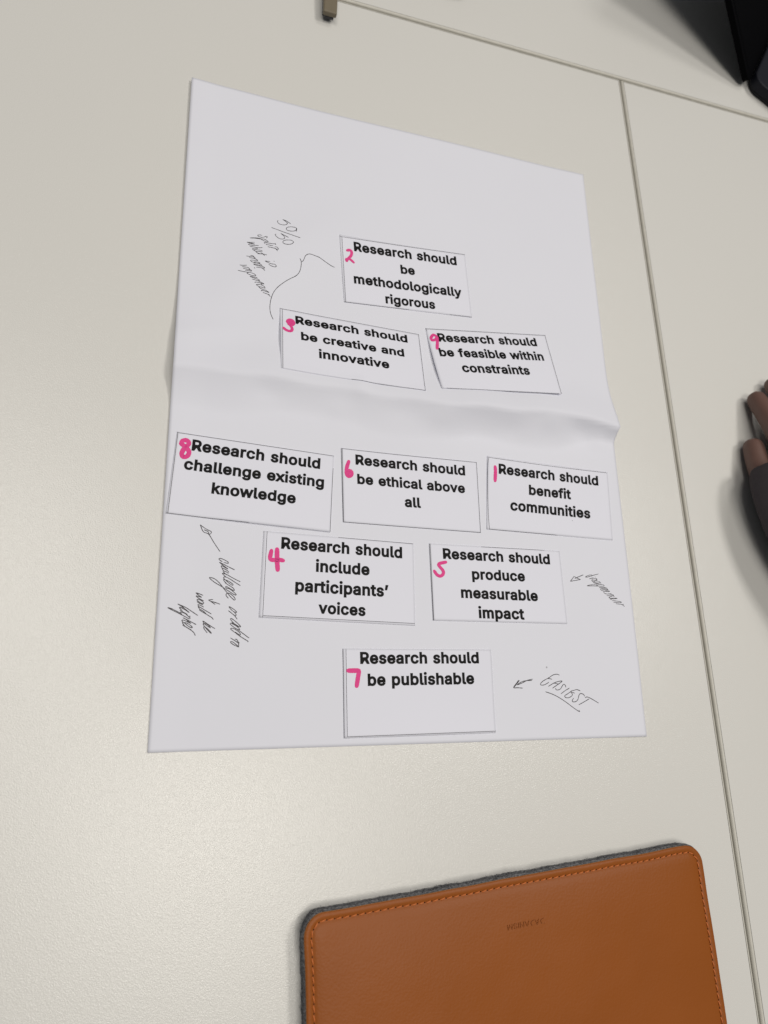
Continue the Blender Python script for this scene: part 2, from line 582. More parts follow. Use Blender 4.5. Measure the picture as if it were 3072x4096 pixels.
handwriting('handwritten_note', [(Z3, [
    [(600, 268), (740, 310), (770, 290), (740, 245), (650, 195), (520, 135), (450, 125), (420, 150), (470, 200), (540, 245)],
    [(995, 545), (800, 450), (600, 345), (440, 268)], [(440, 268), (560, 370), (680, 460), (755, 518), (650, 465), (560, 410), (500, 405), (530, 460), (560, 540), (600, 590)],
    [(540, 490), (620, 510), (740, 580), (785, 640)], [(600, 590), (690, 620), (770, 680)], [(570, 600), (640, 680), (720, 740)],
    [(1210, 985), (1050, 910), (850, 800), (700, 715), (550, 675), (600, 740), (690, 815)],
    [(1210, 1130), (1050, 1030), (850, 900), (690, 815), (600, 815), (600, 860), (640, 910)],
    [(640, 910), (800, 980), (940, 1080), (930, 1115), (860, 1090), (750, 1000), (650, 910), (590, 910), (640, 990), (690, 1030)],
    [(650, 1025), (800, 1125), (940, 1215), (990, 1300), (940, 1300), (800, 1220), (720, 1170), (665, 1165), (700, 1230)],
    [(700, 1230), (800, 1240), (950, 1350), (1060, 1465), (1000, 1470), (850, 1375), (700, 1280), (500, 1150), (250, 1000), (70, 840),
     (160, 840), (280, 890), (420, 1010), (540, 1160), (650, 1300), (740, 1410)],
    [(740, 1410), (860, 1550), (990, 1665), (1020, 1620), (950, 1520), (820, 1420), (740, 1410), (680, 1460), (710, 1530), (765, 1590)],
    [(200, 1640), (120, 1650), (40, 1660)], [(40, 1660), (100, 1700), (190, 1760), (275, 1820)], [(120, 1705), (280, 1750), (450, 1810)],
]), (Z4, [
    [(555, 480), (470, 400), (395, 295), (500, 340), (620, 420), (740, 530), (720, 545), (630, 530), (560, 485)],
    [(630, 530), (700, 620), (710, 680), (660, 695), (560, 620), (460, 540), (370, 475)], [(650, 700), (760, 850)],
    [(820, 1180), (700, 1110), (600, 1020), (510, 920), (460, 840), (510, 820), (650, 920), (800, 1050), (910, 1170), (890, 1195), (820, 1165), (680, 1080), (560, 1015), (500, 1020)],
    [(500, 1030), (620, 1090), (760, 1180), (870, 1290), (850, 1320), (760, 1290), (620, 1210), (450, 1060), (490, 1020)], [(760, 1290), (1000, 1470), (1280, 1680)],
    [(680, 1420), (780, 1490), (880, 1550), (905, 1520), (860, 1440), (740, 1340), (600, 1265), (500, 1250), (465, 1280), (520, 1330), (680, 1450), (880, 1600), (1100, 1740), (1230, 1820), (1235, 1860)],
    [(465, 1680), (620, 1775), (780, 1880), (850, 1905), (820, 1860)], [(670, 1740), (730, 1740), (780, 1810), (820, 1920), (830, 2080)],
    [(830, 2080), (700, 1960), (570, 1860), (490, 1835), (465, 1870), (540, 1940), (680, 2020), (830, 2080)],
]), (Z5, [
    [(1200, 250), (1100, 205), (980, 170), (1060, 240), (1155, 310), (1080, 290), (985, 265), (1050, 330), (1220, 425)],
    [(1220, 470), (1120, 400), (1040, 375), (1010, 395), (1060, 440), (1150, 500), (1225, 500), (1215, 465)],
    [(1010, 440), (1100, 510), (1200, 540)], [(1220, 615), (1130, 570), (1040, 540), (1060, 585)],
    [(1460, 835), (1300, 740), (1150, 650), (1050, 600), (1080, 660), (1100, 690)],
    [(1300, 825), (1200, 740), (1120, 700), (1095, 715), (1180, 770), (1300, 840), (1430, 920), (1490, 960), (1525, 1010)],
    [(1575, 1300), (1400, 1190), (1200, 1060), (1220, 1110), (1260, 1160)], [(1260, 1120), (1380, 1200), (1435, 1275), (1330, 1210), (1230, 1140), (1205, 1160), (1250, 1230)],
    [(1250, 1230), (1370, 1330), (1465, 1440), (1440, 1440), (1340, 1340), (1250, 1240), (1220, 1260), (1260, 1340), (1330, 1430)],
    [(1035, 885), (850, 760), (650, 630), (405, 520)], [(405, 520), (600, 650), (765, 790), (640, 710), (520, 640), (450, 630), (500, 690), (550, 730)],
    [(475, 725), (600, 790), (705, 850)], [(770, 905), (800, 910)],
    [(750, 920), (640, 830), (530, 780), (480, 790), (540, 860)], [(730, 910), (790, 955), (775, 995), (650, 930), (500, 850), (300, 750), (90, 640), (200, 665), (330, 730), (470, 800)],
    [(980, 1170), (850, 1100), (700, 1020), (570, 955)], [(640, 990), (740, 1070), (815, 1135), (700, 1080), (580, 1030), (530, 1040), (570, 1100)],
    [(570, 1100), (700, 1130), (820, 1210), (865, 1270), (780, 1250), (660, 1160), (590, 1105), (550, 1110), (590, 1180), (650, 1240)],
    [(560, 1190), (700, 1270), (840, 1350)], [(640, 1230), (760, 1310), (850, 1370), (920, 1440), (955, 1515)],
])], 0.00042)
handwriting('pen_arrow', [(ZC, [
    [(480, 245), (400, 265), (330, 300), (255, 330), (300, 295), (370, 270), (470, 265)],
    [(275, 260), (240, 310), (200, 370), (265, 372), (332, 378)], [(285, 265), (240, 325), (200, 372)]])], 0.00042)
handwriting('handwritten_note', [(ZC, [
    [(875, 185), (835, 173), (780, 185), (720, 225), (640, 270), (598, 310), (605, 332), (650, 330), (700, 305), (718, 290)],
    [(700, 235), (740, 240), (765, 248)],
    [(713, 352), (800, 300), (880, 275), (915, 275), (880, 305), (775, 378)], [(800, 305), (870, 320)],
    [(970, 365), (965, 340), (940, 320), (918, 345), (890, 390), (850, 405), (825, 400), (822, 380)],
    [(1022, 378), (960, 415), (898, 463)],
    [(1068, 410), (1000, 460), (955, 490), (965, 515), (1010, 520), (1055, 495), (1068, 470), (1045, 440)],
    [(1075, 415), (1130, 400), (1183, 418)], [(1050, 435), (1100, 452)],
    [(1248, 498), (1230, 470), (1190, 458), (1165, 480), (1150, 540), (1120, 575), (1075, 580), (1065, 560), (1085, 525)],
    [(1315, 535), (1240, 580), (1163, 623)], [(1255, 520), (1280, 508), (1330, 525), (1453, 598)],
    [(672, 432), (760, 462), (850, 505), (960, 575), (1060, 650), (1130, 700), (1175, 725), (1165, 705)]])], 0.0004)
handwriting('pen_arrow', [(ZD, [[(490, 175), (380, 220), (290, 263)], [(275, 210), (330, 245), (425, 285)], [(425, 285), (300, 308), (185, 328)], [(185, 328), (230, 270), (272, 210)]])], 0.0004)
handwriting('handwritten_note', [(Z6, [
    [(330, 180), (250, 190), (160, 225), (105, 262), (180, 262), (280, 232), (350, 205), (330, 180)], [(585, 147), (470, 175), (350, 210), (335, 230)],
    [(255, 322), (330, 305), (410, 285)], [(455, 265), (475, 262)],
    [(345, 385), (360, 340), (450, 325), (530, 325), (490, 380), (410, 440), (400, 480)], [(335, 370), (360, 410), (410, 450)], [(540, 350), (500, 390), (550, 385)], [(370, 395), (450, 395)],
    [(650, 475), (640, 440), (560, 440), (450, 455), (440, 480), (520, 495), (600, 490), (650, 470), (680, 492)],
    [(560, 510), (500, 520), (500, 550), (560, 590), (680, 600), (780, 590), (795, 565), (740, 540), (640, 535), (560, 550), (540, 580)],
    [(560, 595), (400, 588), (170, 585), (280, 552), (380, 545), (470, 540)],
    [(610, 650), (720, 645), (825, 632)], [(780, 648), (860, 650), (910, 675)],
    [(720, 705), (830, 725), (945, 722), (850, 690), (720, 690), (660, 705), (700, 750), (790, 775)],
    [(830, 785), (920, 795), (1000, 790), (960, 765), (850, 770), (790, 790), (790, 835), (850, 875), (950, 885), (1060, 865)],
    [(1000, 890), (1100, 910), (1150, 930), (1090, 950), (890, 945)], [(1100, 950), (1180, 975)], [(1090, 965), (1000, 1000), (970, 1010), (1020, 1050)],
    [(1030, 1050), (1130, 1065), (1280, 1052), (1200, 1035), (1060, 1045), (1015, 1060), (1080, 1105)],
    [(1090, 1130), (1250, 1145), (1380, 1165), (1435, 1190), (1400, 1207), (1280, 1200), (1145, 1195)],
    [(1240, 1245), (1380, 1262), (1460, 1280), (1545, 1345)], [(1460, 1280), (1520, 1260)]])], 0.00036)

